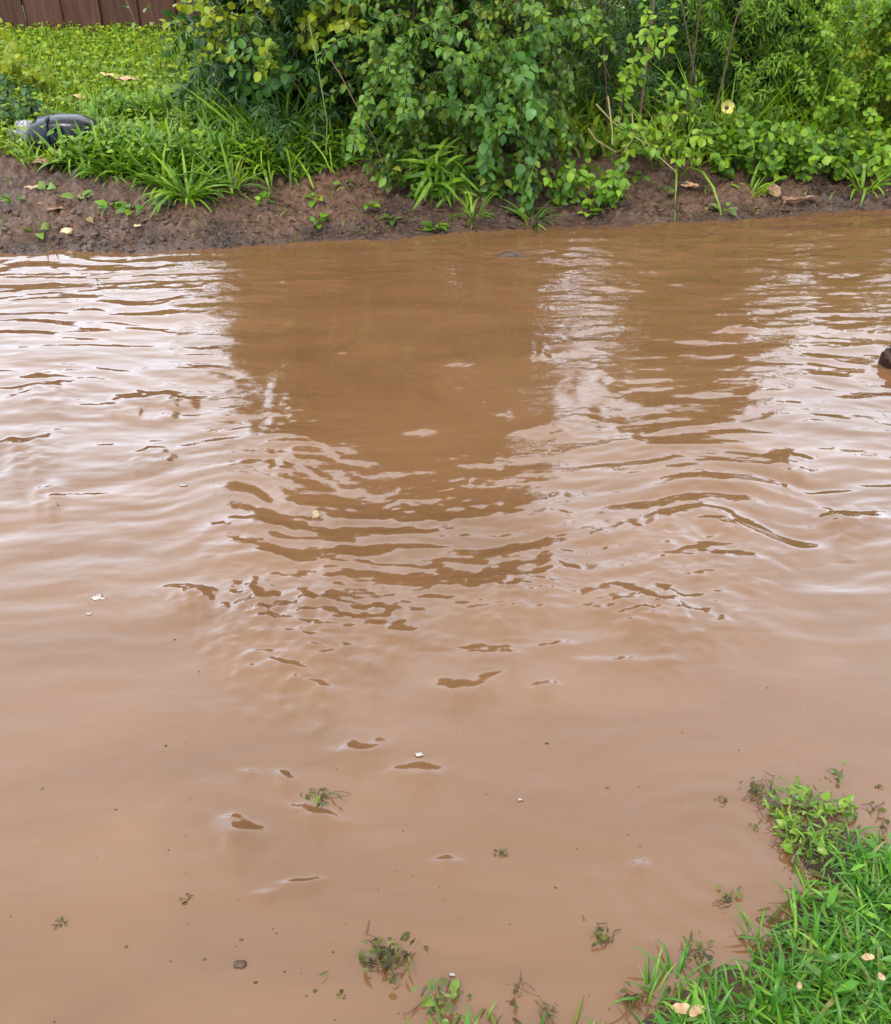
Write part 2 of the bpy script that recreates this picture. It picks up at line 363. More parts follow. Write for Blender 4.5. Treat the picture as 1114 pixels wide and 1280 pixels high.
def blob(r=(1, 1, 1), n=2, rough=.15, seed=1, freq=1.5, flat=None):
    import bmesh
    bm = bmesh.new(); bmesh.ops.create_icosphere(bm, subdivisions=n, radius=1)
    V = np.array([v.co[:] for v in bm.verts]); F = np.array([[v.index for v in f.verts] for f in bm.faces]); bm.free()
    k = 1 + rough * fbm(V[:, 0] * freq + seed, V[:, 1] * freq + V[:, 2] * freq * .9, 3, seed) * 2
    V = V * k[:, None] * np.array(r)
    return V, F

# ------------------------------------------------------------------ ground
def lines(segs):
    out = []
    for a, b, n in segs: out.append(np.linspace(a, b, n, endpoint=False))
    out.append([segs[-1][1]]); return np.concatenate(out)
gx = lines([(-400, -60, 8), (-60, -10, 20), (-10, -3.4, 40), (-3.4, 3.4, 520), (3.4, 10, 40), (10, 60, 20), (60, 400, 8)])
gy = lines([(-300, -20, 8), (-20, -2, 15), (-2, .5, 30), (.5, 2.1, 130), (2.1, 4.0, 20), (4.0, 6.2, 220), (6.2, 9.5, 70), (9.5, 30, 30), (30, 600, 20)])
GX, GY = np.meshgrid(gx, gy)
Z = gz(GX, GY)
V = np.stack([GX.ravel(), GY.ravel(), Z.ravel()], 1)
def gridf(nx, ny):
    i = np.arange(nx - 1)[None] + np.arange(ny - 1)[:, None] * nx
    return np.stack([i, i + 1, i + 1 + nx, i + nx], -1).reshape(-1, 4)
g = obj('ground', mesh_np('ground', V, gridf(len(gx), len(gy))), M['mud'], kind='structure')

# ------------------------------------------------------------------ water
wx = lines([(-60, -6, 20), (-6, -2.8, 60), (-2.8, 2.8, 640), (2.8, 6, 60), (6, 60, 20)])
ys = [0.55]
while ys[-1] < 5.7: ys.append(ys[-1] + .0042 + .0011 * (ys[-1] - .5))
wy = np.concatenate([np.linspace(-3, .5, 12), ys, np.linspace(5.8, 9.5, 10)])
WX, WY = np.meshgrid(wx, wy)
PX, PYY = proj(WX, WY); PYY = np.where(WY < .3, 1500, PYY)
def wob(x, y, fx, fy, seed, oct=2):
    return fbm(x * fx, y * fy, oct, seed)
wX = WX + .05 * perlin(WX * 3, WY * 3, 21) + .12 * perlin(WX * 1.1, WY * 1.3, 22)
wY = WY + .06 * perlin(WX * 2.2, WY * 2.2, 23) + .16 * perlin(WX * .8, WY * .9, 24) - .05 * WX
far_m = 1 - sstep(620, 900, PYY)                 # lively where the current runs under the far bank, smoother in the near shallows
mid_m = np.exp(-((PYY - 660) / 90) ** 2)
left_m = 1 - sstep(250, 420, PX)
right_m = sstep(560, 820, PX)
calm = np.exp(-(((PX - 500) / 230) ** 4 + ((PYY - 440) / 190) ** 4))
H = np.zeros_like(WX)
arc_m = sstep(520, 620, PYY) * sstep(180, 330, PX) * (1 - sstep(860, 1020, PX)) * (1 - sstep(800, 900, PYY))
wY0 = wY.copy(); wY = wY * (1 - arc_m) + arc_m * (3.5 - np.sqrt((WX + .05) ** 2 * .8 + (3.5 - WY) ** 2 + .06) + .11 * perlin(WX * 2.1, WY * 2.6, 25))
H += .0040 * (perlin(wX * 1.1, wY * 3.2, 31)) * (.5 + .5 * far_m)                                   # swell
amp = (.27 + .62 * far_m + 1.5 * mid_m * sstep(230, 330, PX) * (1 - .5 * sstep(950, 1050, PX)) + .75 * right_m * far_m + .55 * left_m * far_m) * (1 - .62 * calm)
H += .0050 * amp * perlin(wX * 3.0, wY * 8.0, 32)
H += .0028 * amp * perlin(wX * 6.0, wY * 17.0, 33)
H += .00070 * (amp + .1) * perlin(wX * 15.0, wY * 36.0, 34)
H += .00016 * (.35 + amp) * (.4 + np.clip(perlin(WX * 2.5, WY * 3, 47) * 2 + .5, 0, 1.4)) * perlin(wX * 34.0, wY * 70.0, 38)
wY = wY0
H += (1 - far_m) * .0020 * perlin(WX * 3.4 + WY * 1.2, WY * 9.5 - WX * 1.5, 53) * (.6 + .8 * np.clip(perlin(WX * 1.2, WY * 1.5, 54) + .5, 0, 1))
# choppy streaks: beside the reflected bush and along the right of the far bank
chop = np.zeros_like(WX)
def zone(cx, cy, rx, ry, k, p=2): return k * np.exp(-(np.abs((PX - cx) / rx) ** p + np.abs((PYY - cy) / ry) ** p))
chop += zone(742, 400, 34, 100, 1.0, 3) + zone(275, 450, 50, 120, .75, 3) + zone(1000, 320, 180, 60, .75) + zone(440, 335, 120, 22, .9)
chop += zone(800, 330, 110, 26, .8) + zone(700, 510, 90, 50, .55) + zone(900, 540, 60, 70, .5) + zone(860, 670, 90, 30, .3) + zone(120, 350, 160, 26, .5)
chop = np.clip(chop, 0, 1.2)
H += chop * (.0046 * perlin(wX * 5.0, wY * 12.0, 35) + .0022 * perlin(wX * 11, wY * 22.0, 36) + .0006 * perlin(wX * 28, wY * 46.0, 37))
# single wavelets (centre pixel, width, height, fall over the width, bow): + reflects the bank, - reflects the sky
def need(py, px=500):
    bank, D = (1.68, 8.75) if px < 270 else (1.3, 6.3) if px > 940 else (1.72, 5.2)
    d = PITCH + math.degrees(math.atan((py - 640) / FPX)); p = CAM_H / math.tan(R(d))
    e = math.degrees(math.atan(bank / max(D - p, .1))); return R(abs(d - e) / 2)
WV = [(375, 762, 260, 26, 26, 8, 1), (305, 650, 130, 18, 30, 8, 1), (420, 697, 150, 14, 6, -6, 1), (590, 722, 240, 12, -8, 6, 1), (660, 700, 110, 14, -14, 0, 1),
      (800, 738, 130, 13, 16, 4, 1), (835, 762, 170, 15, 20, 8, 1), (800, 655, 160, 16, 10, 6, 1), (920, 682, 150, 14, -8, 10, 1), (620, 813, 90, 8, -2, 2, 1),
      (590, 850, 84, 10, -12, 3, 1), (356, 833, 46, 10, 14, 0, 1), (395, 856, 60, 5, 14, 3, 1), (683, 856, 38, 5, 2, 0, 1), (785, 822, 130, 4, 5, 3, 1), (450, 931, 66, 9, -10, 0, 1),
      (523, 961, 66, 9, -8, 2, 1), (297, 1032, 62, 11, 20, 0, 1), (561, 1077, 36, 5, 0, -2, 1), (801, 1082, 26, 7, 0, -3, 1), (359, 886, 22, 4, 0, 0, 1),
      (330, 1114, 50, 4, -4, 3, 1), (375, 1102, 60, 5, -10, 0, 1), (308, 963, 22, 3, 2, 0, 1), (355, 968, 26, 6, 6, 0, 1), (392, 1010, 70, 8, 22, 4, 1),
      (990, 572, 50, 8, 6, 0, 1), (1060, 636, 90, 8, 10, 2, 1), (880, 605, 130, 20, 4, 12, 1), (35, 547, 95, 14, -16, 0, 1), (190, 565, 60, 6, -6, 0, 1),
      (215, 495, 70, 8, -6, 0, 1), (160, 500, 60, 6, -6, 0, 1), (60, 612, 50, 5, -4, 0, 1), (545, 640, 120, 16, -4, 0, 1), (640, 600, 120, 16, 0, 0, 1), (700, 640, 130, 12, -10, 0, 1),
      (240, 737, 60, 7, 10, 0, 1), (505, 790, 110, 5, 14, 0, 1), (700, 805, 60, 4, -6, 0, 1), (60, 480, 90, 10, -8, 0, 1),
      (385, 578, 155, 30, 10, -4, -1), (340, 602, 40, 10, 8, 0, -1), (525, 541, 52, 9, -6, 0, -1), (575, 456, 42, 6, 0, 0, -1), (668, 449, 46, 6, -4, 0, -1),
      (505, 636, 40, 10, -4, 0, -1), (620, 520, 40, 6, 2, 0, -1), (575, 487, 24, 4, 0, 0, -1), (600, 592, 110, 18, -8, 4, -1), (700, 540, 120, 16, -12, 0, -1), (560, 660, 130, 16, -6, 4, -1),
      (430, 443, 22, 3, 0, 0, -1), (920, 415, 60, 6, -6, 0, -1), (830, 560, 90, 9, 4, 0, -1), (760, 560, 130, 12, 6, 0, -1)]
rag = 1 + .55 * perlin(WX * 22, WY * 30, 41) + .3 * perlin(WX * 60, WY * 80, 42)
for cx, cy, w, h, fall, bow, sgn in WV:
    if cy > 560: w *= 1.15; h *= 1.15
    m = (np.abs(PX - cx) < w * 1.3) & (np.abs(PYY - cy) < h * 5 + abs(fall) + abs(bow) + 8)
    u = (PX[m] - cx) / (w * .52); cyl = cy + fall * u * .5 + bow * (1 - u * u) * .8
    if 560 < cy < 730 and sgn > 0: h *= 1.35
    if cy > 740: w *= 1.2; h *= .85
    c = P(cx, cy); r2 = c[1] ** 2 + CAM_H ** 2; dsc = FPX * CAM_H / r2            # pixels per metre in depth here
    b0 = h / dsc * (.95 if sgn > 0 or cy > 550 else .6); b = b0 * (.45 + .75 * np.clip(1 - u * u, 0, 1)) * (1 + .5 * perlin(u * 2.2 + cx, u * 0 + cy, 45))
    v = (cyl - PYY[m]) / dsc + b0 * (1.2 * perlin(WX[m] * 10, WY[m] * 7, 43) + (.22 if cy < 740 else .9) * perlin(WX[m] * 34, WY[m] * 26, 46)) + (.7 * b if sgn > 0 else -.7 * b)
    sl_need = need(cy, cx) * (1.45 if cy < 690 or cy > 870 else 1.85) + .012
    A = sl_need * b / .858
    prof = np.exp(-np.abs(u) ** 3) * np.clip(1 + .45 * (rag[m] - 1), .4, 1.4)
    bb = np.where(v * sgn > 0, b, 2.4 * b); ev = np.exp(-(v / bb) ** 2); H[m] += A * prof * ev + .0009 * prof * ev * perlin(WX[m] * 38, WY[m] * 60, 48) * min(1, b0 / .02)
# rings round the stone and by the near grass
for cx, cy, lam, amp_, rad in [(393, 652, .045, .0007, .16), (900, 1075, .06, .0005, .35), (885, 660, .05, .0008, .16), (250, 1015, .07, .0004, .2)]:
    c = P(cx, cy); d = np.hypot(WX - c[0], (WY - c[1]) * 1.1) + .012 * perlin(WX * 9, WY * 9, 44)
    H += amp_ * np.cos(d / lam * 2 * np.pi) * np.exp(-(d / rad) ** 2)
boil = zone(430, 341, 66, 15, 2.2) + zone(560, 318, 90, 11, 1.6) + zone(640, 321, 46, 12, 1.6) + zone(340, 350, 60, 14, 1.6) + zone(900, 302, 210, 14, .8) + zone(738, 400, 26, 100, .75, 4) + zone(760, 330, 70, 22, .9) + zone(1020, 345, 120, 30, .6) + zone(120, 340, 160, 14, .5) + zone(570, 455, 60, 14, .25) + zone(520, 540, 50, 12, .2)
glint = zone(430, 340, 60, 13, 1.0) + zone(555, 318, 80, 8, .8) + zone(645, 320, 34, 8, 1.0) + zone(340, 349, 60, 9, .8) + zone(950, 305, 150, 16, .6) + zone(575, 456, 34, 6, .5) + zone(540, 335, 40, 6, .7) + zone(700, 300, 120, 8, .5)
H += glint * .0085 * np.clip(perlin(wX * 17, wY * 36, 61) * 2.2 - .55, 0, 1)
H += boil * (.0034 * perlin(wX * 9, wY * 20.0, 51) + .0016 * perlin(wX * 22, wY * 40.0, 52))
H *= 1 - sstep(2.8, 3.4, np.abs(WX)) * .6
edge = 1 - .6 * sstep(4.3, 4.6, WY - yw(WX) + 4.5)
V = np.stack([WX.ravel(), WY.ravel(), (H * edge).ravel()], 1)
w = obj('water', mesh_np('water', V, gridf(len(wx), len(wy)), extra=('chop', chop.ravel())), M['water'], kind='structure')

# ------------------------------------------------------------------ fence
FY = 8.75
def box(x0, x1, y0, y1, z0, z1):
    v = [(x, y, z) for z in (z0, z1) for y in (y0, y1) for x in (x0, x1)]
    f = [(0, 2, 3), (0, 3, 1), (4, 5, 7), (4, 7, 6), (0, 1, 5), (0, 5, 4), (2, 6, 7), (2, 7, 3), (0, 4, 6), (0, 6, 2), (1, 3, 7), (1, 7, 5)]
    return np.array(v, float), np.array(f)
fence = thing('wooden_fence', (-2.5, FY, .28), 'weathered reddish brown fence of upright wooden boards behind the grass at the back', 'fence')
bverts = [mesh_np('board', *(lambda w_, h_, c: (np.array([(-w_, -.01, 0), (w_, -.01, 0), (w_, .01, 0), (-w_, .01, 0), (-w_, -.01, h_), (w_, -.01, h_ - c), (w_, .01, h_ - c), (-w_, .01, h_)], float),
          np.array([(0, 1, 5), (0, 5, 4), (1, 2, 6), (1, 6, 5), (2, 3, 7), (2, 7, 6), (3, 0, 4), (3, 4, 7), (4, 5, 6), (4, 6, 7), (0, 3, 2), (0, 2, 1)])))(w_, h_, c), smooth=False)
          for w_, h_, c in [(.0775, 1.38, .01), (.0755, 1.34, -.015), (.0785, 1.40, .0), (.0765, 1.33, .02)]]
for me in bverts: me.materials.append(M['wood'])
for k in range(46):
    o = obj('board', bverts[int(rng.integers(0, 4))], None, fence)
    o.location = (-3.6 + k * .150, (.011 if k % 2 else -.011) + rng.uniform(-.004, .004), rng.uniform(-.03, .02)); o.rotation_euler = (rng.uniform(-.01, .01), rng.uniform(-.012, .012), 0)
rail = mesh_np('rail', *box(-3.7, 3.5, .028, .07, 0, .09), smooth=False)
for z in (.25, 1.15):
    o = obj('rail', rail, M['wood'], fence); o.location = (0, 0, z)
post = mesh_np('post', *box(-.05, .05, .075, .17, -.3, 1.45), smooth=False)
for x in (-3.4, -1.0, 1.3, 3.4):
    o = obj('post', post, M['wood'], fence); o.location = (x, 0, 0)

# ------------------------------------------------------------------ plants
def shoots(base, dirs, length, step, droop, wander, lift=0.0, taper=1.0):
    """grow N shoots; returns list of (N,3) positions and (N,3) directions per step, alive mask"""
    N = len(base); p = base.copy(); d = dirs / np.linalg.norm(dirs, axis=1, keepdims=True)
    n = int(length.max() / step); Ps = [p.copy()]; Ds = [d.copy()]; alive = [np.ones(N, bool)]
    w = rng.normal(0, 1, (N, 3))
    for i in range(n):
        w = .75 * w + .66 * rng.normal(0, 1, (N, 3))
        d = d + wander * w * step * 10 + np.array([0, 0, 1]) * lift * step - np.array([0, 0, 1]) * droop * step * (i / n * 2)
        d /= np.linalg.norm(d, axis=1, keepdims=True); p = p + d * step
        Ps.append(p.copy()); Ds.append(d.copy()); alive.append((i + 1) * step <= length)
    return Ps, Ds, alive
def leafing(Ps, Ds, alive, start, per=2, out=.9, up=.35, flat=.8, gap=1):
    pos = []; dr = []; nn = []
    for i in range(start, len(Ps), gap):
        a = alive[i]; p = Ps[i][a]; d = Ds[i][a]; N = len(p)
        if N == 0: continue
        s = rng.normal(0, 1, (N, 3)); s -= (s * d).sum(1, keepdims=True) * d; s /= np.linalg.norm(s, axis=1, keepdims=True) + 1e-9
        for k in range(per):
            sg = s if k == 0 else -s if k == 1 else np.cross(d, s)
            v = sg * out + d * .5 + np.array([0, 0, -up]) + rng.normal(0, .15, (N, 3))
            pos.append(p + sg * .006); dr.append(v)
            nn.append(np.array([0, -.35, 1.0]) * flat + rng.normal(0, .45, (N, 3)))
    return np.concatenate(pos), np.concatenate(dr), np.concatenate(nn)
LEAFME = {}
def leaf_objs(temps, key, mat, parent, pos, d, n, size, limit=300, name='leaf'):
    """the leaves that show largest as objects of their own; returns the mask of the rest"""
    key = (key, id(temps))
    if key not in LEAFME:
        L_ = []
        for V_, F_ in temps:
            me = mesh_np(name, V_, F_); me.materials.append(mat); L_.append(me)
        LEAFME[key] = L_
    zc = pos[:, 1] * ct - (pos[:, 2] - CAM_H) * st; qx = 557 + FPX * pos[:, 0] / zc; qy = 640 - FPX * (pos[:, 1] * st + (pos[:, 2] - CAM_H) * ct) / zc
    seen = (qx > -5) & (qx < 1120) & (qy > -5) & (qy < 1285)
    score = np.where(seen, size / zc * (1 + .0) - (pos[:, 1] - pos[:, 1].min()) * .02, -9)
    order = np.argsort(-score)[:limit]; order = order[seen[order]]
    fr = frames(d, n); off = Vector(parent.location)
    for i in order:
        o = bpy.data.objects.new(name, LEAFME[key][int(rng.integers(0, len(temps)))]); COL.objects.link(o); o.parent = parent
        m = Matrix([[*(fr[i, r] * size[i]), 0] for r in range(3)] + [[0, 0, 0, 1]]); m.translation = Vector(pos[i]) - off
        o.matrix_local = m
    rest = np.ones(len(pos), bool); rest[order] = False
    return rest
def stems_mb(Ps, alive, r0=.004, r1=.0015, every=1, keep=1.0, k=4):
    mb = MB(); N = len(Ps[0])
    for j in range(N):
        if rng.random() > keep: continue
        pts = [Ps[i][j] for i in range(0, len(Ps), every) if alive[i][j]]
        if len(pts) > 2: mb.tube(pts, r0, r1, k)
    return mb
def shrub(name, label, cat, root, base, dirs, length, step, droop, wander, lift, temps, key, size, mat, stem_mat, start=2, per=2, group=None,
          singles=0, out=.9, up=.35, flat=.8, gap=1, stems=1.0, r0=.004, r1=.0012, every=2, width=None):
    t = thing(name, root, label, cat, group)
    Ps, Ds, al = shoots(base, dirs, length, step, droop, wander, lift)
    pos, d, n = leafing(Ps, Ds, al, start, per, out, up, flat, gap)
    keep = pos[:, 2] > gz(pos[:, 0], pos[:, 1], False) + .015; pos, d, n = pos[keep], d[keep], n[keep]
    sz = rng.uniform(size[0], size[1], len(pos))
    rest = np.ones(len(pos), bool)
    if singles: rest = leaf_objs(temps, key, mat, t, pos, d, n, sz, singles)
    mb = MB(); mb.inst(temps, pos[rest], d[rest], n[rest], sz[rest], None if width is None else np.full(rest.sum(), width))
    if mb.n: mb.build('foliage', mat, t, 'stuff')
    if stems > 0:
        s = stems_mb(Ps, al, r0, r1, every, stems)
        if s.n: s.build('twigs', stem_mat, t, 'stuff')
    return t, Ps, al
def rnd(n, lo, hi): return rng.uniform(lo, hi, n)
def ground_pts(n, cx, cy, rx, ry):
    a = rng.uniform(0, 2 * np.pi, n); r = np.sqrt(rng.random(n))
    x = cx + rx * r * np.cos(a); y = cy + ry * r * np.sin(a); return np.stack([x, y, gz(x, y, False)], 1)

# dark undergrowth core of the big bush and the bush itself
def dome(n, c, r, zlo, zhi):
    th = rng.uniform(0, 2 * np.pi, n); rr = np.sqrt(rng.random(n)) * .75
    z = rng.uniform(zlo, zhi, n); k = np.sqrt(np.clip(1 - ((z - zlo) / (zhi - zlo + .3)) ** 3, .1, 1))
    b = np.stack([c[0] + r[0] * rr * np.cos(th) * k, c[1] + r[1] * rr * np.sin(th) * k, z], 1)
    d = np.stack([np.cos(th), np.sin(th), rng.uniform(.2, 1.1, n)], 1); return b, d

TALL = []
# 1 big leafy bush in the middle
b, d = dome(560, (.10, 5.72), (.52, .45), .05, 1.98); d[:, 1] -= .35
t, _, _ = shrub('leafy_bush', 'big dark green climber bush with small oval leaves hanging over the middle of the bank', 'bush', (.14, 5.7, .2), b, d, rnd(560, .22, .60), .027, 4.2, .10, 0,
      OV, 'mid', (.024, .050), M['leaf_mid'], M['stem_brown'], start=3, per=2, singles=300, up=.5, r0=.005)
# trunk stems of that bush
for k in range(6):
    bx = .0 + rng.uniform(-.3, .4); by = 5.7 + rng.uniform(-.15, .15); pts = [(bx, by, gz1(bx, by) - .02)]
    for i in range(6): pts.append((pts[-1][0] + rng.uniform(-.07, .07), pts[-1][1] + rng.uniform(-.07, .05), pts[-1][2] + .23))
    mb = MB(); mb.tube(pts, .014, .006, 6); mb.build('stem', M['stem_brown'], t)
# long hanging vine ends down the front face
b = np.stack([rnd(46, -.36, .66), rnd(46, 5.10, 5.25), rnd(46, .35, .95)], 1); d = np.stack([rnd(46, -.7, .7), rnd(46, -.8, -.1), rnd(46, -.5, .6)], 1)
shrub('hanging_vine', 'curtain of leafy vine ends trailing down the front of the big middle bush', 'vine', (.15, 5.15, .1), b, d, rnd(46, .2, .65), .028, 2.4, .16, 0,
      OV, 'fresh', (.026, .052), M['leaf_vine'], M['stem_green'], start=2, per=2, singles=240, up=.5, r0=.0028)
# pale blue-green branch in the bush
b = np.tile(np.array([[.20, 5.13, .75]]), (7, 1)) + rng.normal(0, .10, (7, 3)); d = np.stack([rnd(7, -.1, .35), rnd(7, -.6, -.1), rnd(7, -1, -.4)], 1)
shrub('pale_vine', 'pale blue-green vine with broad leaves on the front of the big bush', 'vine', (.2, 5.08, .7), b, d, rnd(7, .3, .5), .035, 2, .06, 0,
      OVR, 'blue', (.04, .065), M['leaf_blue'], M['stem_green'], start=1, per=2, singles=200, up=.4, r0=.002)
# 2 dark shrub left of it with narrow leaves and thin bare stems
b, d = dome(360, (-.72, 5.95), (.46, .34), .1, 1.95); d[:, 1] -= .2
t, _, _ = shrub('dark_shrub', 'dark shrub with narrow leaves left of the big bush, hollow and shaded underneath', 'shrub', (-.7, 5.85, .2), b, d, rnd(360, .25, .6), .026, 3.0, .12, 0,
      LA, 'dark', (.04, .075), M['leaf_dark'], M['stem_green'], start=3, per=3, singles=0, up=.3, r0=.003)
b, d = dome(130, (-.84, 5.62), (.34, .26), .62, 1.75); d[:, 1] -= .2
shrub('yellow_shrub', 'yellow-green shrub with small round leaves growing up against the fence end of the dark shrub', 'shrub', (-.95, 6.1, .25), b, d, rnd(130, .2, .42), .03, 2.5, .1, .5,
      OVR, 'yel', (.035, .055), M['leaf_yellow'], M['stem_brown'], start=3, per=2, singles=160, up=.3)
b = np.tile(np.array([PY(372, 100, 5.45)]), (6, 1)) + rng.normal(0, .03, (6, 3)); d = np.stack([rnd(6, -1, -.2), rnd(6, -.4, .1), rnd(6, -.3, .5)], 1)
shrub('pale_sprig', 'pale green sprig of oval leaves poking out of the left shrub above the grass tuft', 'plant', PY(372, 100, 5.45), b, d, rnd(6, .2, .42), .04, 1.5, .05, .2,
      OVR, 'blue', (.05, .07), M['leaf_blue'], M['stem_green'], start=1, per=2, singles=120, r0=.002)
for k_, (px_, py_, n_, lab_) in enumerate([(345, 195, 34, 'tall pale thin-bladed grass arching in front of the dark shrub, left clump'), (420, 190, 30, 'tall pale thin-bladed grass in front of the shaded hollow, right clump'), (300, 170, 26, 'tall thin grass between the fountain tuft and the dark shrub'), (845, 205, 30, 'tall thin grass left of the dark green plant on the right bank'), (905, 190, 34, 'tall thin grass below the pale dry flower'), (1010, 180, 34, 'tall thin grass behind the bright low plants at the right'), (1085, 175, 30, 'tall thin grass at the right edge behind the pale lime plant')]):
    TALL.append((px_, py_, n_, lab_))
# reddish bare canes in the shaded gap
for k, (a, bb, c, lab) in enumerate([((405, 60), (450, 140), (478, 205), 'thin reddish bare cane slanting down into the shaded hollow'), ((385, 20), (402, 110), (408, 190), 'thin green-brown stalk standing upright in the shaded hollow')]):
    pts = [PY(a[0], a[1], 5.35), PY((a[0] + bb[0]) / 2, (a[1] + bb[1]) / 2 - 3, 5.28), PY(bb[0], bb[1], 5.22), PY((c[0] + bb[0]) / 2 + 4, (c[1] + bb[1]) / 2, 5.2), PY(c[0], c[1], 5.2)]
    mb = MB(); mb.tube(pts, .0035, .003, 6); o = mb.build('cane', M['stem_green' if k else 'stem_brown']); tag(o, lab, 'twig')
# 3 yellowish climber right of the bush
b = np.stack([rnd(26, .80, 1.15), rnd(26, 5.25, 5.5), rnd(26, .15, .75)], 1); d = np.stack([rnd(26, -.5, .8), rnd(26, -.6, 0), rnd(26, .2, 1)], 1)
shrub('lime_shrub', 'loose yellow-green shrub with pointed leaves and bare lower twigs right of the big bush', 'shrub', (.95, 5.4, .15), b, d, rnd(26, .15, .36), .03, 2.6, .08, 0,
      OV, 'lime', (.030, .058), M['leaf_lime'], M['stem_brown'], start=3, per=2, singles=200, r0=.003)
mb = MB()
for a, c in [((745, 130), (800, 175)), ((770, 150), (815, 200)), ((790, 140), (780, 190)), ((735, 160), (770, 190)), ((800, 165), (845, 215)), ((760, 120), (765, 180))]:
    p0, p1 = PY(*a, 5.3), PY(*c, 5.2); mid = (p0 + p1) / 2 + rng.normal(0, .03, 3); mb.tube([p0, mid, p1], .005, .003, 5)
o = mb.build('twig_tangle', M['dry']); tag(o, 'tangle of pale bare twigs between the lime shrub and the mud', 'twigs')
# 4 right side shrubs
spec_r = [(1.12, 6.3, .40, 1.2, 'feathery mid-green shrub behind the lime shrub', 'leaf_dark', LA, (.035, .06), 150, 0, 'laD'),
          (1.64, 6.2, .30, 2.0, 'feathery green bush with dark stalks near the pale dry flower', 'leaf_fresh', LA, (.035, .06), 280, 0, 'laF'),
          (2.25, 6.1, .38, 1.1, 'bright green bush with lobed leaves right of the pale dry flower', 'leaf_lime', OV, (.022, .044), 170, 160, 'lime'),
          (2.72, 5.95, .42, 1.12, 'yellow-green bush leaning in at the top right edge', 'leaf_yellow', OV, (.022, .042), 240, 160, 'yelO')]
for x, y, r_, h, lab, mt, tp, sz, n_, sg, key in spec_r:
    b, d = dome(n_, (x, y), (r_ * .7, .34), .1, h - .25); d[:, 2] += .5; d[:, 1] -= .25
    shrub('bush', lab, 'bush', (x, y, gz1(x, y)), b, d, rnd(n_, .2, .45), .026, 2.2, .12, 0, tp, key, sz, M[mt], M['stem_green'], start=2, per=3, singles=sg, r0=.0025)
# back row on the right, in front of and beyond the fence line
for x, y, h, lab, mt in [(1.5, 7.7, 1.25, 'yellowish back row bush right behind the tall dark stalks', 'leaf_yellow'), (2.5, 7.8, 1.15, 'yellowish back row bush at the top, left of the right corner', 'leaf_lime'),
                         (3.4, 7.6, 1.2, 'yellow back row bush in the top right corner', 'leaf_yellow'), (1.78, 6.75, 2.2, 'dark tall back bush behind the feathery bush with dark stalks', 'leaf_dark'),
                         (.05, 6.5, 3.1, 'tall dark green growth directly behind the big middle bush', 'leaf_mid'), (-.62, 6.45, 3.0, 'tall dark growth directly behind the dark shrub', 'leaf_dark'), (-1.02, 6.3, 2.35, 'tall narrow-leaved growth behind the yellow-green shrub, left of the dark shrub', 'leaf_dark'), (-.9, 7.6, 1.3, 'yellow bush standing in front of the fence behind the dark shrub', 'leaf_yellow'),
                         (.4, 7.2, 1.35, 'dark green back bush filling in behind the big middle bush', 'leaf_mid')]:
    n_ = 150 if h < 1.8 else 430; b, d = dome(n_, (x, y), (.45 if x > -1 or h < 1.8 else .22, .3), .2, h - .3); d[:, 2] += .4
    shrub('back_bush', lab, 'bush', (x, y, gz1(x, y)), b, d, rnd(n_, .25, .5), .034, 2.2, .1, 0, OV, 'bk' + mt, (.04, .065) if h < 1.8 else (.05, .085), M[mt], M['stem_brown'], start=2, per=2, r0=.003)
# tall dark stalks
for k, (px0, py0, px1, py1, lab) in enumerate([(752, -40, 757, 95, 'thin dark stalk above the lime shrub, left of the thicker one'), (822, -40, 808, 78, 'thickest dark bare stalk at the top right of the lime shrub'),
        (882, -30, 868, 70, 'dark stalk standing in the feathery bush, first right of the thickest stalk'), (935, -20, 905, 95, 'slanting thin dark stalk above the pale dry flower'),
        (848, -20, 862, 60, 'short thin dark stalk crossing behind the feathery bush')]):
    p1 = PY(px1, py1, 5.75); p0 = PY(px0, py0, 5.75); pts = [p1 + (p1 - p0) * 1.0, p1, (p0 + p1) / 2 + rng.normal(0, .01, 3), p0, p0 + (p0 - p1) * .5]
    mb = MB(); mb.tube(pts, .010 if k == 1 else .005, .004, 6); o = mb.build('stalk', M['stem_brown']); tag(o, lab, 'stalk')
# low broad-leaved plants on the right bank
def low_plant(px, py, n, hgt, spread, mt, key, lab, temps=OVR, sz=(.024, .056), name='low_plant', singles=120, per=2, group=None):
    c = PG(px, py); b = ground_pts(n, c[0], c[1] + .1, spread, .12)
    d = np.stack([rnd(n, -.7, .7), rnd(n, -.9, .3), rnd(n, .6, 1.4)], 1)
    return shrub(name, lab, 'plant', c, b, d, rnd(n, hgt * .5, hgt), .03, 3.0, .08, 0, temps, key, sz, M[mt], M['stem_green'], start=1, per=per, singles=singles, r0=.0022, group=group)
low_plant(925, 232, 20, .32, .16, 'leaf_fresh', 'lpF', 'low bright green broad-leaved plant just right of the tan leaf on the mud')
low_plant(985, 232, 24, .34, .17, 'leaf_fresh', 'lpF', 'low bright green broad-leaved plant above the curled brown bark')
low_plant(1035, 226, 18, .30, .14, 'leaf_mid', 'lpM', 'low deep green broad-leaved plant between bright and pale plants at the right')
low_plant(1092, 226, 30, .34, .20, 'leaf_lime', 'lpL', 'pale lime broad-leaved plant at the right edge of the bank')
low_plant(870, 200, 16, .36, .16, 'leaf_mid', 'lpM', 'narrow-leaved dark green plant at the left of the right bank', LA, (.05, .09), per=3, singles=60)
low_plant(760, 262, 10, .26, .10, 'leaf_fresh', 'lpF', 'small leafy plant rooted in mud under the right side of the big bush', OV, (.04, .065), singles=60)
low_plant(700, 262, 12, .22, .12, 'leaf_fresh', 'lpF', 'small leafy plant at the waterline under the big bush', OV, (.04, .06), singles=60)
low_plant(560, 258, 14, .26, .12, 'leaf_fresh', 'lpF', 'small leafy plant with long leaves hanging to the water under the big bush', BLW, (.12, .2), singles=60)
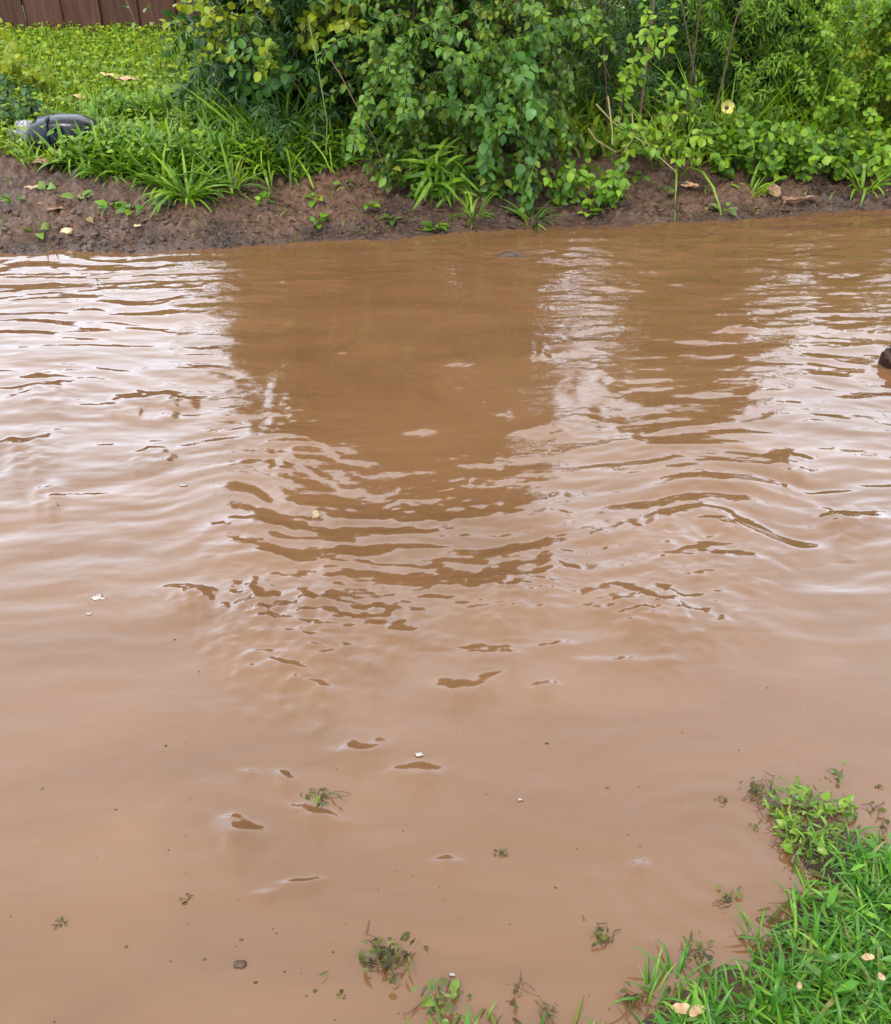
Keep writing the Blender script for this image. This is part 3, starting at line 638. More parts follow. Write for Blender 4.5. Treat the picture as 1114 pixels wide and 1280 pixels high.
low_plant(632, 255, 16, .24, .13, 'leaf_mid', 'lpM', 'small oval-leaved plant under the centre of the big bush', OV, (.04, .06), singles=60)
low_plant(500, 240, 14, .26, .12, 'leaf_mid', 'lpM', 'small oval-leaved plant at the lower left foot of the big bush', OV, (.04, .06), singles=60)
low_plant(12, 130, 26, .5, .16, 'leaf_yellow', 'lpY', 'yellow-green leafy shrub at the left edge beside the black container', OV, (.04, .07), name='edge_shrub', singles=160)
low_plant(8, 168, 16, .3, .14, 'leaf_dark', 'lpD', 'dark low weed over the grey plastic at the left edge', OV, (.035, .06), singles=60)
# tall thin weed
c = PG(222, 190); b = np.array([c, c + np.array([.02, .02, 0]), c + np.array([-.01, .03, 0])]); d = np.array([[-.08, .1, 1], [.02, .0, 1], [.12, .1, 1.]])
shrub('tall_weed', 'tall thin weed with sparse leaves rising in front of the fence', 'weed', c, b, d, np.array([1.0, .85, .7]), .04, .3, .03, 0, OV, 'weed', (.05, .08), M['leaf_mid'], M['stem_green'],
      start=8, per=1, singles=60, r0=.004, gap=2)
# pale dry flower
c = PY(908, 135, 5.75); fl = thing('dry_flower', c, 'pale yellow dried flower with a dark centre on the right bank', 'flower')
pe, _f = strip([0, .25, .55, .85, 1], [.10, .30, .40, .30, .08], -.9, .35)
pme = mesh_np('petal', pe * .05, _f); pme.materials.append(M['petal'])
for k in range(5):
    o = obj('petal', pme, None, fl); o.rotation_euler = (R(70), 0, 0); a = k * 2 * math.pi / 5
    o.matrix_local = Matrix.Rotation(R(68), 4, 'X') @ Matrix.Rotation(a, 4, 'Z') @ Matrix.Rotation(R(14), 4, 'X')
mb = MB(); Vb, Fb = blob((.012, .008, .012), 2); mb.add(Vb + np.array(c) + np.array([0, -.006, .002]), Fb); mb.build('flower_centre', M['flower_core'], fl)
mb = MB(); mb.tube([np.array(c) + [0, .02, -.01], np.array(c) + [.02, .1, -.25], np.array(c) + [.03, .15, -.6]], .003, .004, 5); mb.build('stem', M['stem_green'], fl)

# ------------------------------------------------------------------ grass
def blades(mb, x, y, hmin, hmax, temps, lean=.5, wmul=(.8, 1.3), zoff=0, bias=(0, 0)):
    n = len(x); z = gz(x, y, False) + zoff
    a = rng.uniform(0, 2 * np.pi, n); l = np.abs(rng.normal(0, lean, n))
    d = np.stack([np.cos(a) * l + bias[0], np.sin(a) * l + bias[1], np.ones(n)], 1)
    nn = np.stack([-np.cos(a) + rng.normal(0, .4, n), -np.sin(a) + rng.normal(0, .4, n), .25 + 0 * a], 1) * -1.0
    nn = np.stack([-np.cos(a), -np.sin(a), .3 + 0 * a], 1) + rng.normal(0, .3, (n, 3))
    mb.inst(temps, np.stack([x, y, z], 1), d, nn, rng.uniform(hmin, hmax, n), rng.uniform(*wmul, n))
# lawn at the back left
mb = MB(); n = 34000
x = rnd(n, -4.2, -.3); y = rnd(n, 5.35, 8.9); t_ = y - yw(x)
edge_y = np.interp(x, [-4, -2.3, -1.9, -1.6, -1.2, -.6, -.3], [1.05, 1.0, .62, .45, .35, .8, 1.0]) + .12 * perlin(x * 4, y * 4, 3)
k = t_ > edge_y; x, y = x[k], y[k]
blades(mb, x, y, .05, .14, BLW, .7, (.5, 1.0))
n = 9000; x = rnd(n, -4.2, -.3); y = rnd(n, 5.4, 8.8); k = (y - yw(x)) > np.interp(x, [-4, -2.3, -1.9, -1.6, -1.2, -.6, -.3], [1.05, 1.0, .7, .55, .45, .9, 1.0]); x, y = x[k], y[k]; n = len(x)
mb.inst(OVR, np.stack([x, y, gz(x, y, False) + rnd(n, .02, .11)], 1), np.stack([rnd(n, -1, 1), rnd(n, -1, 1), rnd(n, -.1, .5)], 1), np.stack([rnd(n, -.3, .3), rnd(n, -.5, .1), np.ones(n)], 1), rnd(n, .02, .045))
o = mb.build('lawn_grass', M['grass_far'], kind='stuff')
# meadow grass right/back and under the shrubs
mb = MB(); n = 16000; x = rnd(n, -.6, 4.2); y = rnd(n, 5.6, 9.4); k = (y - yw(x)) > .55; x, y = x[k], y[k]
blades(mb, x, y, .08, .26, BL, .5, (1.2, 2.2)); mb.build('bank_grass', M['grass_far'], kind='stuff')
# darker grass in front left, by the big tuft
mb = MB()
for cx, cy, rx, ry, n in [(150, 205, 60, 18, 500), (250, 222, 80, 20, 800), (200, 228, 70, 14, 500), (130, 215, 50, 12, 350), (320, 222, 50, 10, 260), (340, 205, 60, 14, 420), (180, 160, 70, 25, 700), (300, 180, 60, 20, 600), (400, 215, 40, 10, 160), (120, 185, 30, 12, 220)]:
    c = PG(cx, cy); sc = FPX / math.hypot(c[1], CAM_H); q = rng.normal(0, 1, (n, 2)) * .5
    blades(mb, c[0] + q[:, 0] * rx / sc, c[1] + np.abs(q[:, 1]) * .26, .08, .24, BL, 1.0, (.8, 1.9), bias=(0, -.2))
    n2 = n // 2; q = rng.normal(0, 1, (n2, 2)) * .5; xx = c[0] + q[:, 0] * rx / sc; yy = c[1] + np.abs(q[:, 1]) * .26
    mb.inst(OV, np.stack([xx, yy, gz(xx, yy, False) + rnd(n2, .02, .15)], 1), np.stack([rnd(n2, -1, 1), rnd(n2, -1, .4), rnd(n2, -.3, .5)], 1), np.stack([rnd(n2, -.3, .3), rnd(n2, -.5, .1), np.ones(n2)], 1), rnd(n2, .02, .05))
mb.build('bank_grass', M['leaf_fresh'], kind='stuff')
# named tufts
def tuft(px, py, n, lo, hi, temps, mt, key, lab, spread=.03, lean=.8, toward=-.4, group=None, name='grass_tuft'):
    c = PG(px, py); t = thing(name, c, lab, 'grass tuft', group)
    a = rng.uniform(0, 2 * np.pi, n); r = np.sqrt(rng.random(n)) * spread
    x = c[0] + r * np.cos(a); y = c[1] + r * np.sin(a); l = rng.uniform(.15, lean, n)
    d = np.stack([np.cos(a) * l, np.sin(a) * l + toward * rng.random(n), np.full(n, .8)], 1)
    nn = np.stack([-np.cos(a), -np.sin(a), np.full(n, .35)], 1) + rng.normal(0, .2, (n, 3))
    pos = np.stack([x, y, gz(x, y, False) - .005], 1); sz = rng.uniform(lo, hi, n)
    rest = leaf_objs(temps, key, M[mt], t, pos, d, nn, sz, 300, 'blade')
    return t
TW = [strip([0, .2, .42, .65, .85, 1], [.030, .042, .040, .032, .018, .002], b, .4, tw) for b, tw in [(1.2, .2), (1.8, -.3), (2.6, .4), (.8, .2)]]
tuft(235, 250, 90, .12, .28, TW + BL, 'leaf_fresh', 'tw', 'large fountain-shaped tuft of long bright green blades on the left bank', .07, 1.0, -.35)
tuft(205, 235, 60, .10, .22, BL + TW[:1], 'leaf_fresh', 'tw', 'smaller tuft of bright blades just left of the fountain-shaped tuft', .06)
tuft(290, 238, 45, .12, .26, BL, 'leaf_mid', 'twm', 'darker tuft of blades just right of the fountain-shaped tuft', .05)
tuft(140, 222, 50, .08, .18, BL, 'leaf_fresh', 'tw', 'low green tuft on the mud edge left of the fountain-shaped tuft', .07)
tuft(360, 200, 70, .2, .42, BLN, 'leaf_mid', 'twm', 'tall thin-bladed tuft arching over the mud below the dark shrub', .07, .8, -.5)
tuft(80, 185, 28, .08, .14, TW, 'leaf_fresh', 'tw', 'small dark green tuft growing in front of the black container', .05)
tuft(590, 275, 22, .07, .15, TW, 'leaf_fresh', 'tw', 'short tuft hanging at the waterline under the big bush', .05)
tuft(665, 272, 22, .10, .18, TW, 'leaf_mid', 'twm', 'short dark tuft at the waterline right of the centre', .05)
tuft(820, 165, 40, .2, .45, BLN, 'leaf_fresh', 'tw', 'tall arching tuft of long blades at the right foot of the lime shrub', .06, .5)
tuft(940, 240, 14, .10, .22, TW, 'leaf_lime', 'twl', 'sparse pale tuft at the foot of the right bank plants', .06, .5)
tuft(1078, 240, 16, .12, .25, TW, 'leaf_lime', 'twl', 'sparse pale tuft near the right edge below the lime plant', .05, .5)
for px_, py_, n_, lab_ in TALL: tuft(px_, py_, n_, .28, .60, BLN, 'leaf_lime', 'tall', lab_, .14, .75, -.15, name='tall_grass')
# sprigs scattered on the mud
SPR = 'seedlings scattered on the mud of the far bank'
for px, py, n, mt, lab in [(45, 282, 9, 'weed_lime', 'pale sprig lying on the mud at far left'), (60, 240, 7, 'weed_lime', 'small sprig on the mud below the curled brown leaf'), (140, 262, 8, 'leaf_fresh', 'heart-leaved seedling on the mud left of the fountain tuft'),
        (100, 255, 6, 'weed_lime', 'yellowing sprig on the mud above the pebble'), (165, 268, 8, 'leaf_fresh', 'green seedling just under the left edge of the tuft'), (330, 255, 8, 'leaf_fresh', 'seedling on the mud right of the fountain tuft'), (400, 280, 9, 'leaf_fresh', 'seedling with two bent leaves low on the central mud'),
        (395, 248, 5, 'leaf_lime', 'small bright seedling in the middle of the central mud'), (460, 262, 6, 'leaf_fresh', 'single-leaved seedling on the mud left of the big bush'), (430, 232, 6, 'weed_lime', 'dull seedling high on the central mud'), (365, 225, 8, 'leaf_fresh', 'seedling drooping at the top of the central mud'),
        (490, 275, 6, 'weed_lime', 'olive seedling just above the waterline in the centre'), (545, 285, 9, 'leaf_fresh', 'seedling with a long leaf touching the water'), (770, 255, 8, 'leaf_mid', 'dark seedling under the right side of the big bush'), (830, 240, 8, 'weed_lime', 'straggly sprig on the mud left of the tan leaf'), (905, 266, 7, 'weed_lime', 'yellowish sprig at the waterline below the tan leaf'),
        (735, 268, 8, 'leaf_fresh', 'seedling on the waterline mud right of the centre'), (800, 232, 7, 'leaf_fresh', 'seedling on the mud below the lime shrub'), (20, 262, 6, 'weed_lime', 'faded sprig at the left edge of the mud'), (700, 240, 8, 'leaf_mid', 'dark seedling in the shade below the big bush')]:
    c = PG(px, py); t = thing('seedling', c, lab, 'seedling', SPR); n += 1
    a = rng.uniform(0, 2 * np.pi, n); pos = np.tile(c, (n, 1)) + np.stack([np.cos(a) * .02, np.sin(a) * .02, rnd(n, .0, .03)], 1)
    dd = np.stack([np.cos(a), np.sin(a), rnd(n, 0, .8)], 1); nn = np.tile([0, -.2, 1.], (n, 1)) + rng.normal(0, .3, (n, 3))
    leaf_objs(OV, 'sd' + mt, M[mt], t, pos, dd, nn, rnd(n, .035, .07), 60)

# near bank grass: dense broad blades
mb = MB(); n = 50000
x = rnd(n, .0, 1.9); y = rnd(n, .35, 1.85); s = sd_near(x, y); k = s > .0 + .02 * perlin(x * 14, y * 14, 8); x, y, s = x[k], y[k], s[k]
qx, qy = proj(x, y); k = rng.random(len(x)) < np.clip(.25 + s * 11, 0, 1) * np.where((qy < 1075), .2, 1); x, y, s = x[k], y[k], s[k]
ed = s < .06; blades(mb, x[ed], y[ed], .02, .065, BLW, .9, (.4, .9)); blades(mb, x[~ed], y[~ed], .03, .092, BLW, .9, (.32, .82), bias=(-.1, .05))
n = 3200; x = rnd(n, .0, 1.9); y = rnd(n, .35, 1.7); s = sd_near(x, y); k = s > .03; x, y = x[k], y[k]; n = len(x)
mb.inst(LA, np.stack([x, y, gz(x, y, False) + rnd(n, .0, .05)], 1), np.stack([rnd(n, -1, 1), rnd(n, -1, 1), rnd(n, 0, .6)], 1), np.stack([rnd(n, -.3, .3), rnd(n, -.5, .1), np.ones(n)], 1), rnd(n, .02, .05), np.full(n, 1.3))
mb.build('near_grass', M['grass_near'], kind='stuff')
# dead straw and mat under it
mb = MB(); n = 2600; x = rnd(n, .0, 1.9); y = rnd(n, .4, 1.85); s = sd_near(x, y); k = s > -.03; x, y = x[k], y[k]; n = len(x)
mb.inst(BLW, np.stack([x, y, np.maximum(gz(x, y, False), 0) + rnd(n, .0, .012)], 1), np.stack([rnd(n, -1, 1), rnd(n, -1, 1), rnd(n, -.05, .2)], 1), np.tile([0, 0, 1.], (n, 1)), rnd(n, .03, .09), rnd(n, .5, .9))
mb.build('straw_litter', M['dry'] if False else M['weed_dark'], kind='stuff')
# rest of the near meadow outside the frame
mb = MB(); n = 9000; x = rnd(n, -2.5, 3.5); y = rnd(n, -2.2, 1.9); s = sd_near(x, y); k = (s > .02) & ~((x > 0) & (y > .35) & (x < 1.9)); x, y = x[k], y[k]
blades(mb, x, y, .06, .14, BLW, .7, (.8, 1.3)); mb.build('near_grass', M['grass_near'], kind='stuff')

# ------------------------------------------------------------------ floating and half-drowned weeds
WT0 = LA + [strip([0, .3, .65, 1], [.03, .17, .12, .003], b, .4, tw) for b, tw in [(1.2, .6), (2.0, -.8)]]
def weed(px, py, wpx, n, mt, lab, twig=2, tall=.3, group=None, name='floating_weed', hpx=None, lf=(.13, .30), temps=None):
    c = P(px, py, .0); sc = FPX / math.hypot(c[1], CAM_H); w_ = wpx / sc; h_ = (hpx or wpx * .6) / sc / .7
    t = thing(name, c, lab, 'water weed', group)
    n = int(n * 1.7) if mt == 'weed_dark' else n
    x = c[0] + rng.normal(0, .22, n) * w_; y = c[1] + rng.normal(0, .25, n) * h_
    a = rng.uniform(0, 2 * np.pi, n); pos = np.stack([x, y, rnd(n, .001, .02) * (w_ / .06)], 1); pos[:, 2] = np.clip(pos[:, 2], .001, .03)
    dd = np.stack([np.cos(a), np.sin(a), rnd(n, -.1, tall)], 1); nn = np.tile([0, -.1, 1.], (n, 1)) + rng.normal(0, .35, (n, 3))
    sz = rnd(n, *lf) * max(w_, .03) * (1.35 if wpx < 45 else 1.0)
    leaf_objs(temps or WT0 + OV[:2], 'w' + mt, M[mt], t, pos, dd, nn, sz, 60)
    mb = MB()
    for i in range(twig):
        a = rng.uniform(0, 2 * math.pi); p0 = np.array([c[0], c[1], .004]) + rng.normal(0, .15, 3) * [w_, h_, 0]
        p2 = p0 + np.array([math.cos(a) * w_ * .6, math.sin(a) * h_ * .6, 0]); mid = (p0 + p2) / 2 + rng.normal(0, .12, 3) * [w_, h_, 0] + [0, 0, .006]
        q1 = (p0 + mid) / 2 + rng.normal(0, .05, 3) * [w_, h_, 0]; q2 = (p2 + mid) / 2 + rng.normal(0, .05, 3) * [w_, h_, 0]; mb.tube([p0, q1, mid, q2, p2], .0013, .0007, 5)
    if mb.n: mb.build('stem', M['stem_brown'], t)
    return t
weed(484, 1200, 76, 32, 'weed_dark', 'largest floating weed clump, on the brown water left of the bottom grass', 4, .12, temps=WT0 + OV[:1], lf=(.12, .27))
weed(534, 1187, 12, 4, 'weed_dark', 'tiny olive weed bud right of the largest floating clump', 0)
weed(556, 1250, 60, 26, 'weed_lime', 'yellow-green weed at the lower edge joined to the bottom grass', 4, .8)
weed(572, 1240, 14, 4, 'weed_dark', 'small pointed weed just right of the bottom weed clump', 1)
weed(647, 1240, 24, 6, 'weed_dark', 'thin dark upright weed fragment between two grass edges', 2, .6, hpx=34)
weed(680, 1262, 30, 6, 'weed_dark', 'thin sprouting weed at the bottom, left of the main grass', 3, 1.0, hpx=24)
weed(752, 1172, 34, 12, 'weed_dark', 'lone star-shaped floating weed left of the main grass', 2, .5)
weed(943, 987, 30, 11, 'weed_dark', 'dark brown floating weed with curled leaves above the grass tip', 2, .5)
weed(941, 1003, 14, 5, 'weed_dark', 'small weed just below the dark brown curled weed', 1)
weed(905, 1000, 14, 3, 'weed_dark', 'thin twig-like weed left of the dark curled weed', 2, .2)
weed(944, 1034, 12, 5, 'weed_dark', 'single drowned seed head left of the grass tip', 1, .8)
weed(1045, 971, 28, 11, 'weed_lime', 'small yellow-green weed in the water above the grass tip', 1, .8)
weed(1098, 983, 9, 4, 'weed_dark', 'tiny weed bud near the right edge above the grass', 0)
weed(1095, 1015, 26, 6, 'weed_dark', 'thin dark twiggy weed at the right edge beside the grass tip', 3, .3)
weed(1104, 1034, 20, 6, 'weed_dark', 'lower twiggy weed at the right edge beside the grass tip', 3, .3)
weed(398, 998, 50, 8, 'weed_dark', 'small dark leafy sprig floating mid-left on the water', 3, .3, hpx=16, lf=(.15, .3))
weed(628, 1066, 16, 7, 'weed_dark', 'small olive weed floating alone in the middle of the near water', 1, .6)
weed(232, 1123, 18, 5, 'weed_dark', 'flat olive weed leaf floating at lower left', 0, .1)
weed(78, 1155, 13, 6, 'weed_dark', 'small dark weed bud floating at the far lower left', 1, .7)
weed(430, 1246, 10, 3, 'weed_dark', 'tiny brown fragment below the largest floating clump', 0)
weed(352, 968, 22, 3, 'weed_dark', 'brown fragment floating above the small dark leafy sprig', 0, .1, hpx=8)
weed(122, 353, 20, 4, 'weed_lime', 'drifting olive leaf cluster near the far left bank', 0, .2)
weed(730, 1150, 5, 2, 'weed_dark', 'tiny speck of weed above the star-shaped weed', 0)
weed(795, 1248, 40, 12, 'weed_dark', 'brown drowned weed at the left end of the main grass edge', 3, .6)
weed(870, 1190, 36, 12, 'weed_dark', 'brown drowned weed in the notch of the main grass edge', 3, .6)
weed(908, 1125, 30, 7, 'weed_dark', 'bent reddish weed leaning out over the water from the grass edge', 3, .9)
WT = LA + [strip([0, .3, .65, 1], [.03, .16, .12, .003], b, .3, tw) for b, tw in [(.5, .3), (1.4, -.4)]] + OV[:1]
# drowned grass tip: clumps standing in water
for px, py, n, lab in [(985, 1035, 34, 'lime weed clump at the left of the drowned grass tip'), (1010, 1012, 34, 'lime weed clump on top of the drowned grass tip'), (1045, 1020, 34, 'lime weed clump on the right of the drowned grass tip'),
                       (1000, 1062, 30, 'lime weed clump where the tip joins the main grass'), (970, 1000, 14, 'outermost small weed clump of the drowned grass tip'), (1030, 1052, 30, 'broad-leaved lime clump in the middle of the drowned tip')]:
    weed(px, py, 50, int(n * 1.9), 'leaf_limeweed', lab, 7, 1.6, hpx=36, lf=(.14, .36), name='drowned_weed', temps=WT)
def near_tuft(px, py, n, lo, hi, lab):
    c = P(px, py); t = thing('grass_tuft', (c[0], c[1], 0), lab, 'grass tuft', None)
    a = rng.uniform(0, 2 * np.pi, n); r = rnd(n, 0, .02); pos = np.stack([c[0] + r * np.cos(a), c[1] + r * np.sin(a), np.full(n, -.003)], 1); l = rnd(n, .1, .7)
    d = np.stack([np.cos(a) * l, np.sin(a) * l + .1, np.ones(n)], 1); nn = np.stack([-np.cos(a), -np.sin(a), .3 + 0 * a], 1)
    leaf_objs(BL, 'ntb', M['grass_near'], t, pos, d, nn, rnd(n, lo, hi), 60, 'blade')
near_tuft(600, 1288, 26, .03, .065, 'bright grass tuft at the bottom edge left of the main grass')
near_tuft(560, 1292, 16, .03, .06, 'bright grass tuft in the bottom edge beside the yellow-green weed')
near_tuft(948, 1172, 8, .05, .085, 'tall grass blades standing out of the water at the main grass edge')
near_tuft(845, 1225, 16, .05, .09, 'thin grass blades at the water edge left of the notch')
near_tuft(812, 1245, 14, .05, .08, 'thin grass blades at the left point of the main grass')
near_tuft(992, 1128, 10, .05, .08, 'blades leaning from the grass edge just below the drowned tip')

# ------------------------------------------------------------------ litter and stones
def dead_leaf(p, size, mat, lab, rot, curl=1.6, w=.42, name='dead_leaf', cat='dead leaf', group=None, tiltx=0.):
    sd_ = abs(hash(lab.encode().hex())) % 997 if False else sum(map(ord, lab)) % 997; r_ = np.random.default_rng(sd_)
    ts = np.linspace(0, 1, 9); prof = np.sin(np.pi * np.clip(ts * .92 + .05, 0, 1)) ** .7 * w * r_.uniform(.75, 1.15, 9); us = np.linspace(-1, 1, 7)
    T_, U_ = np.meshgrid(ts, us, indexing='ij'); asym = r_.uniform(-.12, .12, 9)[:, None]
    X_ = U_ * prof[:, None] + asym * .4 + (T_ - .5) ** 2 * r_.uniform(-.3, .3); Y_ = T_ - .5
    Z_ = .10 * (curl * .6) * (U_ ** 2) * r_.uniform(.6, 1.3) - .10 * curl * (T_ - .5) ** 2 + .16 * fbm(U_ * 1.1 + sd_ * .37, T_ * 2.6 + sd_ * .11, 2, 7)
    k_ = np.clip(np.abs(Z_), 0, .3); Vv = np.stack([X_.ravel(), Y_.ravel(), (Z_ - Z_.min()).ravel()], 1); Vv[:, 2] *= .8
    Fq = gridf(7, 9); Ff = np.concatenate([Fq[:, [0, 1, 2]], Fq[:, [0, 2, 3]]]); nf = len(Vv)
    Vv = np.concatenate([Vv, Vv - [0, 0, .02]]); Ff = np.concatenate([Ff, Ff[:, ::-1] + nf])
    o = obj(name, mesh_np(name, Vv * size, Ff), mat); o.location = tuple(p); o.rotation_euler = (tiltx, 0, rot)
    tag(o, lab, cat, group); return o
dead_leaf(PG(104, 134, .045), .16, M['dead_tan'], 'pinkish tan crumpled dead leaf on the grass above the black container', R(80), 1.0, .30, tiltx=.15)
dead_leaf(PG(124, 138, .045), .12, M['dead_tan'], 'folded tan piece touching the pinkish crumpled leaf at its right', R(150), 1.0, .36, tiltx=.1)
dead_leaf(PG(143, 110, .06), .18, M['dead_pale'], 'long pale yellow dead leaf on the back grass', R(70), 1.0, .2, tiltx=.15)
dead_leaf(PG(163, 114, .06), .13, M['dead_tan'], 'small tan dead leaf right of the long pale one', R(110), 1.0, tiltx=.1)
dead_leaf(PG(66, 212, .02), .19, M['dead_brown'], 'curled brown dead leaf on the mud below the black container', R(95), 1.5, .34)
dead_leaf(PG(80, 204, .03), .10, M['dead_tan'], 'orange-tan leaf edge standing on the mud beside the curled brown leaf', R(60), 1.3)
dead_leaf(PG(168, 180, .03), .07, M['dead_pale'], 'pale dead leaf in the grass above the fountain tuft', R(30), 1.4)
dead_leaf(PG(862, 238, .015), .10, M['dead_tan'], 'bright tan dead leaf on the mud of the right bank', R(85), .9, .42)
dead_leaf(PG(966, 248, .02), .09, M['dead_brown'], 'brown dead leaf standing on the mud left of the curled bark', R(10), 1.2, tiltx=.5)
dead_leaf(PG(1000, 259, .01), .20, M['dead_brown'], 'long arched strip of brown bark at the right waterline', R(-75), 2.6, .14, 'bark_strip', 'bark')
dead_leaf(PG(985, 252, .01), .08, M['dead_brown'], 'flat brown chip just above the arched bark strip', R(40), .6)
dead_leaf(PG(40, 238, .01), .08, M['dead_chip'], 'light brown dry leaf flat on the left mud', R(100), .5)
dead_leaf(PG(70, 258, .01), .12, M['dead_brown'], 'dark dry leaf lying across the left mud', R(85), 1.0, .2)
dead_leaf(PG(105, 250, .01), .07, M['dead_pale'], 'small yellowed leaf on the left mud above the pebble', R(20), 1.0)
dead_leaf(PG(172, 286, .005), .04, M['dead_pale'], 'tiny yellow leaf on the mud below the fountain tuft', R(10), .6)
dead_leaf(PG(850, 1272, .025), .036, M['dead_chip'], 'tan dead leaf in the grass at the bottom edge, left of its pair', R(80), 1.0, .26)
dead_leaf(PG(868, 1275, .025), .030, M['dead_chip'], 'pale dead leaf in the grass at the bottom edge, right of its pair', R(110), 1.2, .28)
dead_leaf(PG(1092, 1244, .05), .014, M['dead_chip'], 'small pinkish chip in the grass at the lower right', R(20), .5)
dead_leaf(PG(992, 1255, .05), .016, M['dead_chip'], 'pale seed husk in the grass right of the bottom dead leaves', R(-20), .8, .25)
dead_leaf(PG(1075, 1222, .055), .022, M['dead_chip'], 'pale straw-coloured husk high in the lower right grass', R(90), .8, .25)

def stone(px, py, r, mat, lab, dz=0, seed=1, rough=.2, name='stone', ground=True, cat='stone', sub=3):
    c = PG(px, py) if ground else P(px, py); Vv, Ff = blob(r, sub, rough, seed)
    o = obj(name, mesh_np(name, Vv, Ff), mat); o.location = (c[0], c[1], (c[2] if ground else 0) + dz); tag(o, lab, cat); return o
stone(84, 292, (.030, .022, .020), M['dead_pale'], 'yellowish pebble on the wet mud at the left bank', .008, 3)
stone(118, 294, (.022, .02, .014), M['stone'], 'small brown pebble right of the yellowish pebble', .005, 4)
stone(395, 646, (.012, .010, .013), M['pebble'], 'small pale brown stone poking out of the water left of centre', .006, 5, .15, ground=False)
stone(640, 319, (.06, .03, .018), M['stone'], 'dark low stone breaking the water near the far bank', 0, 6, .4, ground=False)
stone(300, 1206, (.011, .007, .004), M['stone'], 'small grey shell-like stone in the near water at lower left', .002, 8, ground=False)
stone(760, 355, (.012, .01, .012), M['stone'], 'tiny dark stone in the choppy streak below the right bank', .002, 9, ground=False)
# rock at the right edge
c = P(1120, 462); rk = thing('rock', (c[0] + .03, c[1] + .04, 0), 'wet dark brown rock sticking out of the water at the right edge', 'rock')
Vv, Ff = blob((1, 1, 1), 4, .10, 12, 1.6); Vv = np.sign(Vv) * np.abs(Vv) ** .55 * [.068, .05, .04]; Vv[:, :2] += .006 * fbm(Vv[:, 2:3] * 40, Vv[:, :1] * 30, 3, 3); Vv[:, 2] = np.where(Vv[:, 2] > .034, .034 + (Vv[:, 2] - .034) * .3, Vv[:, 2]); o = obj('lower_block', mesh_np('lower_block', Vv + [0, 0, .015], Ff), M['rock_dark'], rk)
Vv, Ff = blob((.075, .05, .022), 3, .25, 14); o = obj('upper_slab', mesh_np('upper_slab', Vv + [.03, .01, .062], Ff), M['stone'], rk)
# foam flecks
for px, py, s_, lab in [(123, 748, 7, 'largest flat foam fleck floating at the left of the near water'), (382, 487, 5, 'white fleck floating in the calm brown reflection'), (230, 607, 4, 'white fleck on the bright water left of the brown reflection'),
                        (524, 944, 4, 'white fleck just above the small brown wavelet'), (112, 768, 3, 'tiny fleck below the largest foam fleck'), (566, 1219, 3, 'tiny pale fleck above the bottom weed'), (650, 1000, 2.5, 'lone speck of foam in the middle of the near water')]:
    c = P(px, py); sc = FPX / math.hypot(c[1], CAM_H); Vv, Ff = blob((s_ / sc, s_ / sc * .6, .0008), 3, .8, int(px))
    o = obj('foam_fleck', mesh_np('foam_fleck', Vv, Ff), M['foam']); o.location = (c[0], c[1], .003); tag(o, lab, 'foam', 'foam flecks floating on the brown water')
mb = MB(); fV, fF = blob((1, .7, .25), 1, .4, 8)
for i in range(150):
    px_, py_ = rng.uniform(0, 1114), 640 + 640 * math.sqrt(rng.random()); c = P(px_, py_)
    if sd_near(np.array([c[0]]), np.array([c[1]]))[0] > 0: continue
    s_ = .0006 + abs(rng.normal(0, .0011)); mb.add(fV * s_ * rng.uniform(.6, 1.5, 3) + [c[0], c[1], .001], fF, rng.random())
mb.build('floating_specks', M['weed_dark'], kind='stuff')
mb = MB(); n = 900; x = rnd(n, -3, 3); t_ = np.abs(rng.normal(.25, .3, n)); y = yw(x) + t_; z = gz(x, y)
mb.inst(WT0 + OV[:2], np.stack([x, y, z + .003], 1), np.stack([rnd(n, -1, 1), rnd(n, -1, 1), rnd(n, -.1, .3)], 1), np.stack([rnd(n, -.4, .4), rnd(n, -.4, .4), np.ones(n)], 1), rnd(n, .012, .05))
mb.build('bank_litter', M['litter'], kind='stuff')
mb = MB(); n = 500; x = rnd(n, -3, 3); t_ = np.abs(rng.normal(.35, .3, n)); y = yw(x) + t_
blades(mb, x, y, .02, .08, BL, 1.2, (1, 2)); mb.build('bank_sprouts', M['weed_lime'], kind='stuff')
# mud clods along the far bank
mb = MB(); n = 2600; x = rnd(n, -3, 3); t_ = np.abs(rng.normal(.1, .30, n)); y = yw(x) + t_; z = gz(x, y)
bV, bF = blob((1, .8, .6), 1, .5, 3)
for i in range(n):
    s_ = abs(rng.normal(.004, .006)) + .003; a = rng.uniform(0, 6.28); ca, sa = math.cos(a), math.sin(a)
    Vv = bV * s_ * rng.uniform(.7, 1.3, 3); mb.add(np.stack([Vv[:, 0] * ca - Vv[:, 1] * sa, Vv[:, 0] * sa + Vv[:, 1] * ca, Vv[:, 2]], 1) + [x[i], y[i], z[i] + s_ * .15], bF)
mb.build('mud_clods', M['mud'], kind='stuff')

